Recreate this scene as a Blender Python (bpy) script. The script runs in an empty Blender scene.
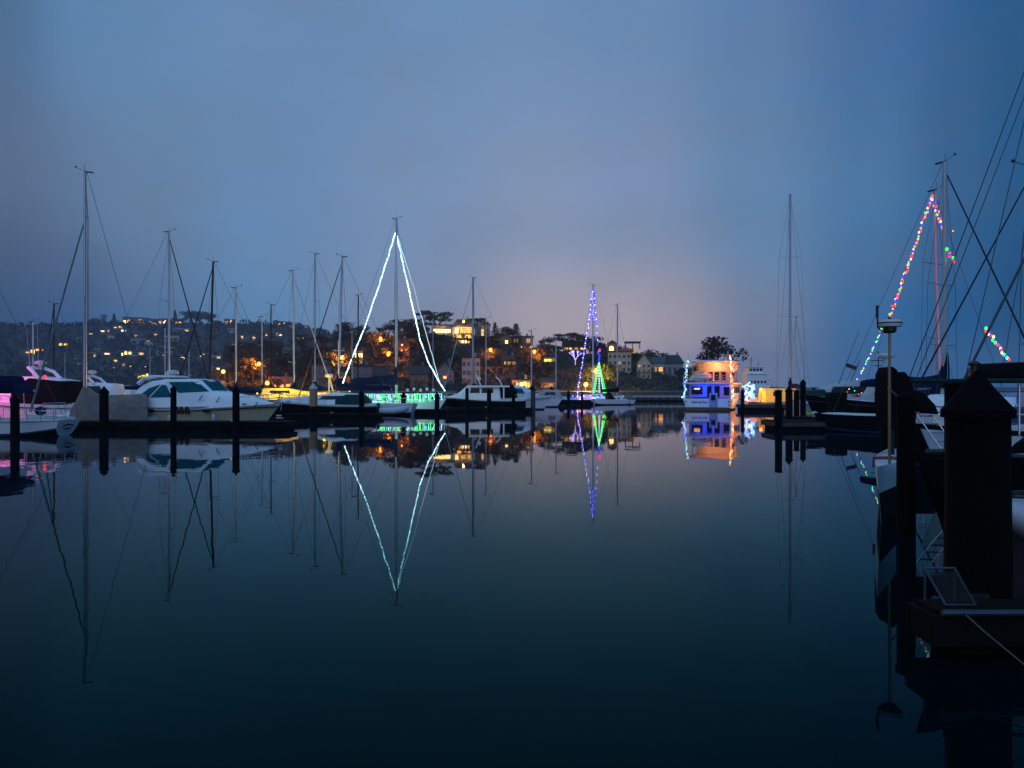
import bpy, math, random
from mathutils import Vector, Matrix, noise
R = math.radians
rnd = random.Random(7)
sc = bpy.context.scene
COL = sc.collection

# ------------------------------------------------------------------ camera
F, HZ, CH = 745.0, 388.0, 2.2          # focal length in pixels, horizon row, eye height
cd = bpy.data.cameras.new('camera')
cd.sensor_width = 36; cd.lens = F/1024*36; cd.shift_y = 4/1024
cd.clip_start = .05; cd.clip_end = 12000
cam = bpy.data.objects.new('camera', cd); COL.objects.link(cam)
cam.location = (0, 0, CH); cam.rotation_euler = (R(90), 0, 0)
sc.camera = cam
# ------------------------------------------------------------------ exposure
sc.view_settings.view_transform = 'Standard'; sc.view_settings.look = 'None'
sc.view_settings.exposure = 0; sc.view_settings.gamma = 1
sc.cycles.use_denoising = True
sc.cycles.max_bounces = 6; sc.cycles.diffuse_bounces = 2; sc.cycles.glossy_bounces = 4
sc.cycles.transmission_bounces = 4; sc.cycles.volume_bounces = 1
sc.cycles.sample_clamp_indirect = 4; sc.cycles.caustics_reflective = False; sc.cycles.caustics_refractive = False
sc.cycles.use_light_tree = True

def lin(c):
    return tuple((v/255/12.92 if v/255 <= .04045 else ((v/255+.055)/1.055)**2.4) for v in c)
# ------------------------------------------------------------------ world: overcast dusk over a faint twilight sky
W = bpy.data.worlds.new('World'); sc.world = W; W.use_nodes = True
nt = W.node_tree; nt.nodes.clear()
def N(t, **k):
    n = nt.nodes.new(t)
    for a, b in k.items(): setattr(n, a, b)
    return n
def lk(a, b): nt.links.new(a, b)
tc = N('ShaderNodeTexCoord'); sp = N('ShaderNodeSeparateXYZ'); lk(tc.outputs['Generated'], sp.inputs[0])
def mth(op, a, b=None, clamp=False):
    n = N('ShaderNodeMath', operation=op); n.use_clamp = clamp
    for i, q in enumerate((a, b)):
        if q is None: continue
        if isinstance(q, (int, float)): n.inputs[i].default_value = q
        else: lk(q, n.inputs[i])
    return n.outputs[0]
hx = mth('SQRT', mth('ADD', mth('MULTIPLY', sp.outputs[0], sp.outputs[0]), mth('MULTIPLY', sp.outputs[1], sp.outputs[1])))
u = mth('DIVIDE', sp.outputs[0], mth('MAXIMUM', hx, .001))
u01 = mth('ADD', mth('MULTIPLY', u, .8), .5, True)
def px_u(px):
    t = (px-512)/F
    return min(1, max(0, .5+.8*t/math.sqrt(1+t*t)))
def azramp(tab, k=1.):
    r = N('ShaderNodeValToRGB'); lk(u01, r.inputs[0]); r.color_ramp.interpolation = 'EASE'
    el = r.color_ramp.elements
    while len(el) < len(tab): el.new(.5)
    for e, (px, c) in zip(el, tab):
        e.position = px_u(px); e.color = tuple(v*k for v in lin(c))+(1,)
    return r.outputs[0]
SKY0 = [(0,(40,72,110)),(70,(48,84,132)),(160,(78,116,162)),(260,(98,148,192)),(434,(150,162,190)),(545,(212,194,196)),(620,(210,192,194)),(674,(196,180,186)),(760,(140,148,174)),(860,(60,110,162)),(969,(14,90,146)),(1020,(8,78,130))]
SKY1 = [(0,(98,122,158)),(142,(110,146,184)),(254,(114,152,196)),(434,(133,160,198)),(545,(148,166,200)),(640,(140,160,196)),(754,(110,148,189)),(872,(80,132,182)),(960,(54,108,160)),(1020,(36,96,148))]
SKY2 = [(0,(80,116,153)),(80,(101,141,183)),(254,(111,147,190)),(512,(117,154,198)),(640,(113,148,191)),(754,(98,135,180)),(872,(72,113,165)),(1020,(42,95,145))]
def mixc(f, a, b):
    m = N('ShaderNodeMix', data_type='RGBA'); lk(f, m.inputs[0]); lk(a, m.inputs[6]); lk(b, m.inputs[7]); return m.outputs[2]
nz = N('ShaderNodeTexNoise'); nz.inputs['Scale'].default_value = 2.6; nz.inputs['Detail'].default_value = 4
mp = N('ShaderNodeMapping'); mp.inputs['Scale'].default_value = (1, 1, 2.4); lk(tc.outputs['Generated'], mp.inputs[0]); lk(mp.outputs[0], nz.inputs['Vector'])
el = mth('ADD', sp.outputs[2], mth('MULTIPLY', mth('SUBTRACT', nz.outputs[0], .5), .10))
def smooth(a, b):
    m = N('ShaderNodeMapRange', interpolation_type='SMOOTHSTEP'); lk(el, m.inputs[0]); m.inputs[1].default_value = a; m.inputs[2].default_value = b
    return m.outputs[0]
c = mixc(smooth(.04, .22), azramp(SKY0, .83), azramp(SKY1, .80))
c = mixc(smooth(.2, .46), c, azramp(SKY2, .84))
hs = N('ShaderNodeHueSaturation'); lk(c, hs.inputs['Color']); nz2 = N('ShaderNodeTexNoise'); nz2.inputs['Scale'].default_value = 5.5; nz2.inputs['Detail'].default_value = 6; nz2.inputs['Roughness'].default_value = .58; lk(mp.outputs[0], nz2.inputs['Vector'])
lk(mth('ADD', mth('ADD', .72, mth('MULTIPLY', nz.outputs[0], .26)), mth('MULTIPLY', nz2.outputs[0], .32)), hs.inputs['Value'])
lk(mth('ADD', .86, mth('MULTIPLY', nz2.outputs[0], .26)), hs.inputs['Saturation'])
# the sky behind the viewer is raised as added fill on the white boats
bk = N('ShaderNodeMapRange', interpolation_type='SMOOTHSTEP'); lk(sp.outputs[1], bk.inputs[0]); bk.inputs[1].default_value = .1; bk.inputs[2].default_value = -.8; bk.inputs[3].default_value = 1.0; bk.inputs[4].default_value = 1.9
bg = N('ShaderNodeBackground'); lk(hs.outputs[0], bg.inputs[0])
# an overcast sky is brightest overhead
zn = N('ShaderNodeMapRange', interpolation_type='SMOOTHSTEP'); lk(sp.outputs[2], zn.inputs[0]); zn.inputs[1].default_value = .48; zn.inputs[2].default_value = .85; zn.inputs[3].default_value = 1.0; zn.inputs[4].default_value = 1.9
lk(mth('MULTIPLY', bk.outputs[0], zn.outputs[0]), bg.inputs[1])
st = N('ShaderNodeTexSky', sky_type='NISHITA'); st.sun_disc = False; st.sun_elevation = R(-3); st.sun_rotation = R(205)
bg2 = N('ShaderNodeBackground'); lk(st.outputs[0], bg2.inputs[0]); bg2.inputs[1].default_value = .05
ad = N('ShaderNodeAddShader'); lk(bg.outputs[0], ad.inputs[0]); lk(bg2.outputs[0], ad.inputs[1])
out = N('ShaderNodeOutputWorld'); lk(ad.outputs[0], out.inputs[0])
sd = bpy.data.lights.new('sun', 'SUN'); sd.energy = .04; sd.angle = R(20); sd.color = (1, .85, .8)
so = bpy.data.objects.new('sun', sd); COL.objects.link(so); so.rotation_euler = (R(50), 0, R(-25))

# ------------------------------------------------------------------ materials
M = {}
def mat(name, col, rough=.5, metal=0, var=.25, scale=3., bump=0., spec=.5, aniso=None):
    m = bpy.data.materials.new(name); m.use_nodes = True; t = m.node_tree; b = t.nodes['Principled BSDF']
    b.inputs['Roughness'].default_value = rough; b.inputs['Metallic'].default_value = metal
    b.inputs['Specular IOR Level'].default_value = spec
    tcn = t.nodes.new('ShaderNodeTexCoord'); vec = tcn.outputs['Object']
    if aniso:
        mpn = t.nodes.new('ShaderNodeMapping'); mpn.inputs['Scale'].default_value = aniso; t.links.new(vec, mpn.inputs[0]); vec = mpn.outputs[0]
    n = t.nodes.new('ShaderNodeTexNoise'); n.inputs['Scale'].default_value = scale; n.inputs['Detail'].default_value = 5
    t.links.new(vec, n.inputs['Vector'])
    r = t.nodes.new('ShaderNodeValToRGB'); r.color_ramp.elements[0].position = .3; r.color_ramp.elements[1].position = .7
    r.color_ramp.elements[0].color = tuple(v*(1-var) for v in col)+(1,); r.color_ramp.elements[1].color = tuple(min(1, v*(1+var*.6)) for v in col)+(1,)
    t.links.new(n.outputs[0], r.inputs[0]); t.links.new(r.outputs[0], b.inputs['Base Color'])
    if bump:
        bp = t.nodes.new('ShaderNodeBump'); bp.inputs['Strength'].default_value = bump; bp.inputs['Distance'].default_value = .05
        t.links.new(n.outputs[0], bp.inputs['Height']); t.links.new(bp.outputs[0], b.inputs['Normal'])
    M[name] = m; return m
def emit(name, col, s, base=(.1, .1, .1)):
    m = bpy.data.materials.new(name); m.use_nodes = True; b = m.node_tree.nodes['Principled BSDF']
    b.inputs['Base Color'].default_value = base+(1,); b.inputs['Emission Color'].default_value = col+(1,); b.inputs['Emission Strength'].default_value = s
    M[name] = m; return m
mat('gelcoat', (.90, .91, .92), .25, var=.08, scale=.8)
mat('gelcoat_cream', (.58, .47, .31), .3, var=.1, scale=.8)  # cream browned to put warm dock lamplight into the cruiser hull
mat('gelcoat_grey', (.42, .43, .44), .35, var=.12, scale=.8)
mat('navy_hull', (.005, .006, .012), .3, var=.3, spec=.2)
mat('black_hull', (.003, .003, .004), .35, var=.3, spec=.12)
mat('green_hull', (.01, .03, .03), .25)
mat('antifoul', (.006, .006, .008), .8, spec=.1)
mat('boot_blue', (.02, .05, .16), .4)
mat('boot_red', (.25, .02, .02), .4)
mat('deck_white', (.6, .61, .62), .6, var=.15, scale=2)
mat('teak', (.18, .11, .06), .7, var=.3, scale=6, aniso=(1, 12, 1))
mat('glass_dark', (.004, .007, .009), .08, var=.1, spec=.3)
mat('glass_teal', (.016, .12, .15), .6, var=.2, spec=.0)
mat('alu', (.50, .51, .53), .38, .55, var=.12, scale=2)
mat('alu_dark', (.02, .021, .024), .5, .2, var=.2)
mat('mast_white', (.62, .63, .65), .35, .1, var=.1)
mat('bronze', (.30, .21, .10), .4, .6)
mat('steel', (.55, .56, .58), .22, .9, var=.1)
mat('wire', (.08, .08, .09), .5, .5)
mat('furl_dark', (.012, .015, .03), .85, bump=.3, scale=8)
mat('furl_grey', (.20, .21, .22), .85, bump=.3, scale=8)
mat('furl_white', (.55, .55, .53), .85, bump=.3, scale=8)
mat('canvas_navy', (.007, .014, .05), .85, bump=.4, scale=4, spec=.1)
mat('canvas_black', (.004, .004, .005), .9, bump=.4, scale=4, spec=.1)
mat('canvas_tan', (.22, .175, .145), .9, bump=1., scale=2.2, var=.35)
mat('canvas_green', (.01, .05, .045), .85, bump=.4, scale=4, spec=.1)
mat('canvas_blue', (.03, .07, .16), .85, bump=.4, scale=4)
mat('canvas_white', (.6, .58, .55), .85, bump=.3, scale=4)
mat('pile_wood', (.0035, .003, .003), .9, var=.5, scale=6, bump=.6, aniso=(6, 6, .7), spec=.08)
mat('pile_cap', (.004, .004, .005), .85, var=.3, bump=.2, spec=.03)
mat('cap_white', (.5, .5, .48), .5)
mat('sleeve_tan', (.36, .24, .10), .6, var=.2)
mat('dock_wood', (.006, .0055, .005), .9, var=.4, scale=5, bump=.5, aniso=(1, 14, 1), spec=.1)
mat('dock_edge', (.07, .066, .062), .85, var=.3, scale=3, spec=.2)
mat('dock_float', (.004, .004, .004), .9, spec=.08)
mat('rubber', (.01, .01, .01), .7)
mat('inflatable', (.55, .55, .57), .5, var=.1)
mat('fender', (.5, .52, .55), .4)
mat('black_plastic', (.008, .008, .009), .4)
mat('white_plastic', (.65, .65, .64), .35, var=.06)
mat('rope', (.10, .10, .10), .9)
mat('flag_dark', (.06, .03, .06), .9)
mat('hiviz', (.35, .55, .02), .6)
mat('soil', (.020, .021, .014), .95, var=.5, scale=.05, bump=.6)
mat('far_soil', (.026, .021, .015), .95, var=.5, scale=.012)
mat('leaf_dark', (.020, .030, .014), .8, var=.5, scale=.35)
mat('leaf_mid', (.032, .044, .018), .8, var=.5, scale=.35)
mat('leaf_olive', (.055, .065, .025), .8, var=.4, scale=.35)
mat('leaf_far', (.016, .0145, .009), .9, var=.5, scale=.02)
mat('bark', (.05, .038, .028), .9, var=.4, scale=2, bump=.5)
mat('wall_cream', (.62, .51, .34), .8, var=.15, scale=.8)
mat('wall_white', (.36, .36, .36), .8, var=.12, scale=.8)
mat('wall_grey', (.17, .17, .18), .8, var=.15, scale=.8)
mat('wall_brown', (.16, .11, .07), .85, var=.25, scale=1.2)
mat('wall_terracotta', (.36, .20, .11), .8, var=.2, scale=.8)
mat('roof_dark', (.045, .042, .042), .9, var=.3, scale=2)
mat('roof_tile', (.12, .06, .04), .9, var=.3, scale=2)
mat('roof_teal', (.06, .10, .10), .8, var=.25, scale=2)
mat('window_dark', (.012, .015, .02), .12)
mat('concrete', (.07, .068, .064), .85, var=.25, scale=1.5, bump=.3)
mat('yellow_lit_paint', (.68, .50, .10), .5, var=.12)  # the white launch's floodlight is put into this yellow; cabin boat shares it
mat('orange_trim', (.5, .2, .05), .5)
WARM = (1, .46, .08)
emit('win_warm', WARM, 1.6); emit('win_bright', (1, .62, .2), 3.2); emit('win_orange', (1, .36, .04), 2.6); emit('win_dim', (1, .50, .14), .6)
emit('win_yellow', (1, .72, .04), 2.6)
emit('lamp_orange', (1, .21, .012), 3.2); emit('lamp_warm', (1, .36, .06), 2.8); emit('lamp_white', (.9, .95, 1), 6); emit('lamp_yellow', (1, .70, .05), 4)
emit('led_white', (.62, .82, 1), 2.6); emit('led_cyan', (.22, 1, .80), 3.5); emit('led_green', (.02, 1, .08), 4.5); emit('led_blue', (.012, .035, 1), 2.6)
emit('led_red', (1, .025, .01), 2.6); emit('led_orange', (1, .17, .015), 3.2); emit('led_violet', (.42, .34, 1), 2.2); emit('led_warm', (1, .66, .32), 2.6); emit('led_magenta', (1, .1, .5), 3)
emit('led_iceblue', (.16, .42, 1), 3.)

# ------------------------------------------------------------------ geometry helpers
def X(px, Y): return (px-512)/F*Y
def Z(py, Y): return CH+(HZ-py)/F*Y
def P(px, py, Y): return Vector((X(px, Y), Y, Z(py, Y)))
class MB:
    def __init__(s): s.v = []; s.f = []; s.m = []
    def add(s, vs, fs, mi=0):
        o = len(s.v); s.v += [tuple(v) for v in vs]; s.f += [tuple(i+o for i in f) for f in fs]; s.m += [mi]*len(fs); return s
    def box(s, c, d, rz=0, mi=0, taper=1.):
        cx, cy, cz = c; dx, dy, dz = (d[0]/2, d[1]/2, d[2]/2); ca, sa = math.cos(rz), math.sin(rz); vs = []
        for k, t in ((-1, 1), (1, taper)):
            for i, j in ((-1, -1), (1, -1), (1, 1), (-1, 1)):
                x, y = i*dx*t, j*dy*t; vs.append((cx+x*ca-y*sa, cy+x*sa+y*ca, cz+k*dz))
        return s.add(vs, [(3, 2, 1, 0), (4, 5, 6, 7), (0, 1, 5, 4), (1, 2, 6, 5), (2, 3, 7, 6), (3, 0, 4, 7)], mi)
    def path(s, pts, r, seg=6, mi=0, r2=None, cap=True):
        pts = [Vector(p) for p in pts]; n = len(pts); rings = []
        for i, p in enumerate(pts):
            d = (pts[min(i+1, n-1)]-pts[max(i-1, 0)]).normalized()
            a = d.cross(Vector((0, 0, 1)))
            if a.length < .05: a = d.cross(Vector((1, 0, 0)))
            a.normalize(); b = d.cross(a); rr = r if r2 is None else r+(r2-r)*i/(n-1)
            rings.append([p+(a*math.cos(k*2*math.pi/seg)+b*math.sin(k*2*math.pi/seg))*rr for k in range(seg)])
        return s.loft(rings, True, cap, mi)
    def tube(s, p, q, r, r2=None, seg=6, mi=0): return s.path([p, q], r, seg, mi, r2)
    def loft(s, rings, closed=True, cap=True, mi=0, rowmat=None):
        n = len(rings[0]); vs = [p for r in rings for p in r]; o = len(s.v)
        s.v += [tuple(v) for v in vs]
        for i in range(len(rings)-1):
            for k in range(n if closed else n-1):
                a = i*n+k; b = i*n+(k+1) % n
                s.f.append((o+a, o+b, o+b+n, o+a+n)); s.m.append(rowmat[k] if rowmat else mi)
        if cap:
            s.f.append(tuple(o+k for k in range(n-1, -1, -1))); s.m.append(mi)
            q = o+(len(rings)-1)*n; s.f.append(tuple(q+k for k in range(n))); s.m.append(mi)
        return s
    def lathe(s, prof, c=(0, 0, 0), seg=12, mi=0):
        rings = [[(c[0]+max(r, .0005)*math.cos(k*2*math.pi/seg), c[1]+max(r, .0005)*math.sin(k*2*math.pi/seg), c[2]+z) for k in range(seg)] for r, z in prof]
        return s.loft(rings, True, True, mi)
    def ball(s, c, r, seg=8, mi=0, sz=1.):
        pr = [(r*math.sin(math.pi*i/6), -r*sz*math.cos(math.pi*i/6)) for i in range(7)]
        return s.lathe(pr, c, seg, mi)
    def prism(s, poly, d, mi=0):
        """poly: 3D points in one plane, d: extrusion vector"""
        n = len(poly); d = Vector(d); a = [Vector(p) for p in poly]; b = [p+d for p in a]
        return s.add(a+b, [tuple(range(n-1, -1, -1)), tuple(range(n, 2*n))]+[(i, (i+1) % n, (i+1) % n+n, i+n) for i in range(n)], mi)
    def build(s, name, mats, parent=None, smooth=False, loc=None, rz=0, bevel=0):
        me = bpy.data.meshes.new(name); me.from_pydata(s.v, [], s.f)
        mats = [mats] if isinstance(mats, str) else mats
        for m in mats: me.materials.append(M[m])
        me.polygons.foreach_set('material_index', s.m)
        import bmesh
        bm = bmesh.new(); bm.from_mesh(me); bmesh.ops.recalc_face_normals(bm, faces=bm.faces); bm.to_mesh(me); bm.free()
        if smooth:
            me.polygons.foreach_set('use_smooth', [True]*len(me.polygons)); me.set_sharp_from_angle(angle=R(38))
        o = bpy.data.objects.new(name, me); COL.objects.link(o)
        if parent: o.parent = parent
        if loc is not None: o.location = loc
        if rz: o.rotation_euler = (0, 0, rz)
        if bevel:
            bv = o.modifiers.new('bevel', 'BEVEL'); bv.width = bevel; bv.segments = 2; bv.limit_method = 'ANGLE'
        return o
def tag(o, label=None, cat=None, group=None, kind=None):
    if label: o['label'] = label
    if cat: o['category'] = cat
    if group: o['group'] = group
    if kind: o['kind'] = kind
    return o
def empty(name, loc, rz=0, label=None, cat=None, group=None):
    o = bpy.data.objects.new(name, None); o.empty_display_size = .2; COL.objects.link(o)
    o.location = loc; o.rotation_euler = (0, 0, rz); return tag(o, label, cat, group)
def link_copy(o, parent=None):
    c = o.copy(); COL.objects.link(c)
    if parent: c.parent = parent
    for ch in o.children: link_copy(ch, c)
    return c
def lamp(loc, col, e, parent=None, size=.15, name='lamp'):
    d = bpy.data.lights.new(name, 'POINT'); d.energy = e; d.color = col; d.shadow_soft_size = size; d.cycles.use_multiple_importance_sampling = False
    o = bpy.data.objects.new(name, d); COL.objects.link(o); o.location = loc
    if parent: o.parent = parent
    return o
def interp(tab, x):
    if x <= tab[0][0]: return tab[0][1]
    for (a, va), (b, vb) in zip(tab, tab[1:]):
        if x <= b:
            t = (x-a)/(b-a); return va+(vb-va)*t
    return tab[-1][1]
def sstep(t): t = max(0, min(1, t)); return t*t*(3-2*t)
mat('saloon_shade_grey', (.36, .38, .44), .4)  # white walls greyed to put the overhang's shade into the colour
mat('steel_dim', (.08, .09, .11), .5, .7, var=.2)
emit('rope_dim', (.8, .2, .4), .35); emit('rope_faint', (.60, .84, .95), 1.1)

# rope light whose bulbs show as brighter beads along the tube
_m = emit('rope_beads', (.48, .82, 1), 2.4); _t = _m.node_tree; _b = _t.nodes['Principled BSDF']
_c = _t.nodes.new('ShaderNodeTexCoord'); _n = _t.nodes.new('ShaderNodeTexNoise'); _n.inputs['Scale'].default_value = 5.5; _n.inputs['Detail'].default_value = 1
_t.links.new(_c.outputs['Object'], _n.inputs['Vector']); _r = _t.nodes.new('ShaderNodeMapRange'); _r.inputs[1].default_value = .35; _r.inputs[2].default_value = .65; _r.inputs[3].default_value = .9; _r.inputs[4].default_value = 6.
_t.links.new(_n.outputs[0], _r.inputs[0]); _t.links.new(_r.outputs[0], _b.inputs['Emission Strength'])
HAZE = True
# ================================================================== SETTING
# water: one sheet, gently rippled
m = bpy.data.materials.new('sea_water'); m.use_nodes = True; t = m.node_tree; b = t.nodes['Principled BSDF']
t.nodes.remove(b)
tcn = t.nodes.new('ShaderNodeTexCoord')
def wn(scale, sxyz, det):
    mpn = t.nodes.new('ShaderNodeMapping'); mpn.inputs['Scale'].default_value = sxyz; t.links.new(tcn.outputs['Object'], mpn.inputs[0])
    n = t.nodes.new('ShaderNodeTexNoise'); n.inputs['Scale'].default_value = scale; n.inputs['Detail'].default_value = det; t.links.new(mpn.outputs[0], n.inputs['Vector']); return n.outputs[0]
ma = t.nodes.new('ShaderNodeMath'); ma.operation = 'MULTIPLY_ADD'; t.links.new(wn(1.5, (1, .8, 1), 2), ma.inputs[0]); ma.inputs[1].default_value = .35; t.links.new(wn(.28, (1, .6, 1), 2), ma.inputs[2])
bp = t.nodes.new('ShaderNodeBump'); bp.inputs['Strength'].default_value = 1; bp.inputs['Distance'].default_value = .0048
t.links.new(ma.outputs[0], bp.inputs['Height'])
pt = t.nodes.new('ShaderNodeMapRange'); t.links.new(wn(.035, (1, .45, 1), 3), pt.inputs[0]); pt.inputs[1].default_value = .38; pt.inputs[2].default_value = .68; pt.inputs[3].default_value = .2; pt.inputs[4].default_value = 2.6
mm_ = t.nodes.new('ShaderNodeMath'); mm_.operation = 'MULTIPLY'; t.links.new(pt.outputs[0], mm_.inputs[0]); mm_.inputs[1].default_value = .0062; t.links.new(mm_.outputs[0], bp.inputs['Distance'])
# vignette and grading put into the mirror colour: fades looking down, red fastest
cc = t.nodes.new('ShaderNodeCombineColor')
fn_ = t.nodes.new('ShaderNodeFresnel'); fn_.inputs['IOR'].default_value = 1.33; t.links.new(bp.outputs[0], fn_.inputs['Normal'])
for i, (pw, k_) in enumerate(((2.2, 1.55), (1.49, 1.06), (1.50, 1.07))):
    a_ = t.nodes.new('ShaderNodeMath'); a_.operation = 'POWER'; t.links.new(fn_.outputs[0], a_.inputs[0]); a_.inputs[1].default_value = pw
    b_ = t.nodes.new('ShaderNodeMath'); b_.operation = 'MULTIPLY'; b_.use_clamp = True; t.links.new(a_.outputs[0], b_.inputs[0]); b_.inputs[1].default_value = k_; t.links.new(b_.outputs[0], cc.inputs[i])
gl_ = t.nodes.new('ShaderNodeBsdfGlossy'); gl_.inputs['Roughness'].default_value = .012; t.links.new(cc.outputs[0], gl_.inputs['Color']); t.links.new(bp.outputs[0], gl_.inputs['Normal'])
df_ = t.nodes.new('ShaderNodeBsdfDiffuse'); df_.inputs['Color'].default_value = (.0004, .004, .006, 1)
as_ = t.nodes.new('ShaderNodeAddShader'); t.links.new(gl_.outputs[0], as_.inputs[0]); t.links.new(df_.outputs[0], as_.inputs[1]); t.links.new(as_.outputs[0], t.nodes['Material Output'].inputs['Surface'])
M['sea_water'] = m
tag(MB().add([(-3000, -60, 0), (3000, -60, 0), (3000, 3200, 0), (-3000, 3200, 0)], [(0, 1, 2, 3)]).build('water', 'sea_water'), kind='structure')

KN = [(205, 396), (228, 391), (246, 379), (262, 368), (290, 354), (310, 348), (350, 346), (400, 340), (435, 334), (470, 336), (500, 343), (530, 350), (560, 353), (600, 357), (640, 371), (680, 381), (705, 385), (740, 389), (770, 395)]
FR = [(-420, 340), (-250, 330), (-100, 326), (0, 328), (60, 327), (120, 325), (200, 325), (250, 324.5), (300, 326.5), (350, 337), (430, 357), (520, 380), (600, 395)]
KY0, KY1, KY2 = 182., 285., 350.
FY0, FY1, FY2 = 520., 960., 1300.
def knoll(x, y):
    H = Z(interp(KN, 512+x/KY1*F), KY1)
    t = (y-KY0)/(KY1-KY0)
    if t < 0: s = t*.4
    elif t <= 1: s = .06*min(1, t*12)+.94*(t**.95)
    else: s = math.cos(min(1, (y-KY1)/(KY2-KY1))*math.pi/2)-.1*(y-KY1)/(KY2-KY1)
    return H*s+noise.noise((x*.05, y*.05, 3))*1.2*min(1, max(0, t*6)) if H > 0 else -2
def far(x, y):
    H = Z(interp(FR, 512+x/FY1*F), FY1)
    t = (y-FY0)/(FY1-FY0)
    if t < 0: s = t*.3
    elif t <= 1: s = .03*min(1, t*12)+.97*sstep(t)*.6+.97*t*.4-.388*t*.0
    else: s = 1-.5*(y-FY1)/(FY2-FY1)
    return H*min(s, 1)+noise.noise((x*.012, y*.012, 9))*5*min(1, max(0, t*4))*(1 if H > 6 else .2) if H > 0 else -2
def grid(fn, x0, x1, y0, y1, step):
    nx, ny = int((x1-x0)/step)+1, int((y1-y0)/step)+1
    vs = [(x0+i*step, y0+j*step, max(-2.5, fn(x0+i*step, y0+j*step))) for j in range(ny) for i in range(nx)]
    return MB().add(vs, [(j*nx+i, j*nx+i+1, (j+1)*nx+i+1, (j+1)*nx+i) for j in range(ny-1) for i in range(nx-1)])
tag(grid(knoll, -125, 105, 176, 350, 2.5).build('near_hill', 'soil', smooth=True), kind='structure')
tag(grid(far, -1260, 160, 505, 1300, 12).build('far_hill', 'far_soil', smooth=True), kind='structure')
# low far shore past the marina on the right
mb = MB(); rings = []
for i in range(60):
    x = 150+i*22; h = 3.2+2.2*noise.noise((i*.3, 1, 1))+1.2*noise.noise((i*.9, 5, 1)); rings.append([(x, 1180, -1), (x, 1190, h), (x, 1240, h*.8), (x, 1260, -1)])
tag(mb.loft(rings, False, False).build('far_shore', 'far_soil'), kind='structure')
# shoreline wall under the near hill
mb = MB()
rings = [[(x, KY0-3.2+1.2*math.sin(x*.06), -1), (x, KY0-3+1.2*math.sin(x*.06), 1.3), (x, KY0+1.2, 1.5), (x, KY0+2, -1)] for x in range(-118, 92, 3)]
tag(mb.loft(rings, False, False).build('seawall', 'concrete'), 'low grey sea wall along the foot of the wooded hill', 'sea wall')

def hit(px, py, fn=knoll, y0=KY0, y1=KY1):
    """the point of a hillside seen at a pixel"""
    y = y0
    while y < y1:
        if fn(X(px, y), y) >= Z(py, y): break
        y += 1.
    return Vector((X(px, y), y, fn(X(px, y), y)))
# ------------------------------------------------------------------ trees
def leaf_quads(mb, c, rad, n, size, r, mi=0):
    for _ in range(n):
        d = Vector((r.gauss(0, 1), r.gauss(0, 1), r.gauss(0, 1))).normalized()*(r.random()**.45)
        p = Vector(c)+Vector((d.x*rad[0], d.y*rad[1], d.z*rad[2]))
        a = Vector((r.gauss(0, 1), r.gauss(0, 1), r.gauss(0, 1))).normalized(); b = a.orthogonal().normalized()
        s1, s2 = size*r.uniform(.5, 1.2), size*r.uniform(.35, .8)
        mb.add([p-a*s1, p-b*s2, p+a*s1*.9, p+b*s2*.8], [(0, 1, 2, 3)], mi)
def make_tree(kind, seed, name='tree'):
    r = random.Random(seed); root = empty(name, (0, 0, 0)); tr = MB(); cr = MB()
    if kind == 'broad' or kind == 'umbrella':
        H = 1.; spread = .46 if kind == 'broad' else .62
        tr.path([(0, 0, -.15), (.01, 0, .15), (r.uniform(-.03, .03), .01, .38)], .035, 7, r2=.022)
        for k in range(9):
            a = k*2.4+r.random(); rr = spread*r.uniform(.35, .95); zz = r.uniform(.45, .9) if kind == 'broad' else r.uniform(.66, .92)
            tip = (rr*math.cos(a), rr*math.sin(a), zz)
            tr.path([(0, 0, r.uniform(.24, .38)), (tip[0]*.5, tip[1]*.5, .25+zz*.42), tip], .016, 5, r2=.004)
            s = r.uniform(.12, .21)
            leaf_quads(cr, tip, (s*1.25, s*1.25, s*(.75 if kind == 'broad' else .5)), 95, .045, r)
        leaf_quads(cr, (0, 0, .78), (spread*.6, spread*.6, .2), 150, .05, r)
    elif kind == 'cypress':
        tr.path([(0, 0, -.1), (0, 0, .9)], .02, 6, r2=.004)
        for k in range(16):
            z = .1+k*.055; s = .13*math.sin(math.pi*min(1, .18+.82*(1-z)**.75))+.02
            leaf_quads(cr, (r.uniform(-.02, .02), r.uniform(-.02, .02), z), (s, s, .06), 42, .035, r)
    else:   # conifer
        tr.path([(0, 0, -.1), (0, 0, .95)], .025, 6, r2=.004)
        for k in range(13):
            z = .18+k*.062
            for q in range(6):
                a = q*1.05+k*.7+r.random(); L = (1-z)*.36*r.uniform(.6, 1.15)+.02
                tip = (L*math.cos(a), L*math.sin(a), z-.05)
                tr.tube((0, 0, z), tip, .007, .002, 4)
                leaf_quads(cr, (tip[0]*.6, tip[1]*.6, z-.02), (L*.5+.02, L*.5+.02, .03), 15, .032, r)
    lm = 'leaf_dark' if kind != 'olive' else 'leaf_olive'
    tr.build('trunk', 'bark', root); cr.build('crown', lm, root)
    return root
PROTO = [('broad', make_tree('broad', s)) for s in (1, 2, 3)]+[('umbrella', make_tree('umbrella', 4)), ('conifer', make_tree('conifer', 5)), ('cypress', make_tree('cypress', 6))]
used = set()
def place_tree(i, base, h, label, group=None, wide=1., crown=None):
    kind, p = PROTO[i]
    o = p if i not in used else link_copy(p); used.add(i)
    o.location = base; s = h; o.scale = (s*wide, s*wide, s); o.rotation_euler = (0, 0, rnd.random()*6.28)
    tag(o, label, 'tree', group)
    if crown:
        for ch in o.children:
            if ch.name.startswith('crown'):
                ch.material_slots[0].link = 'OBJECT'; ch.material_slots[0].material = M[crown]
    return o
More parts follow.
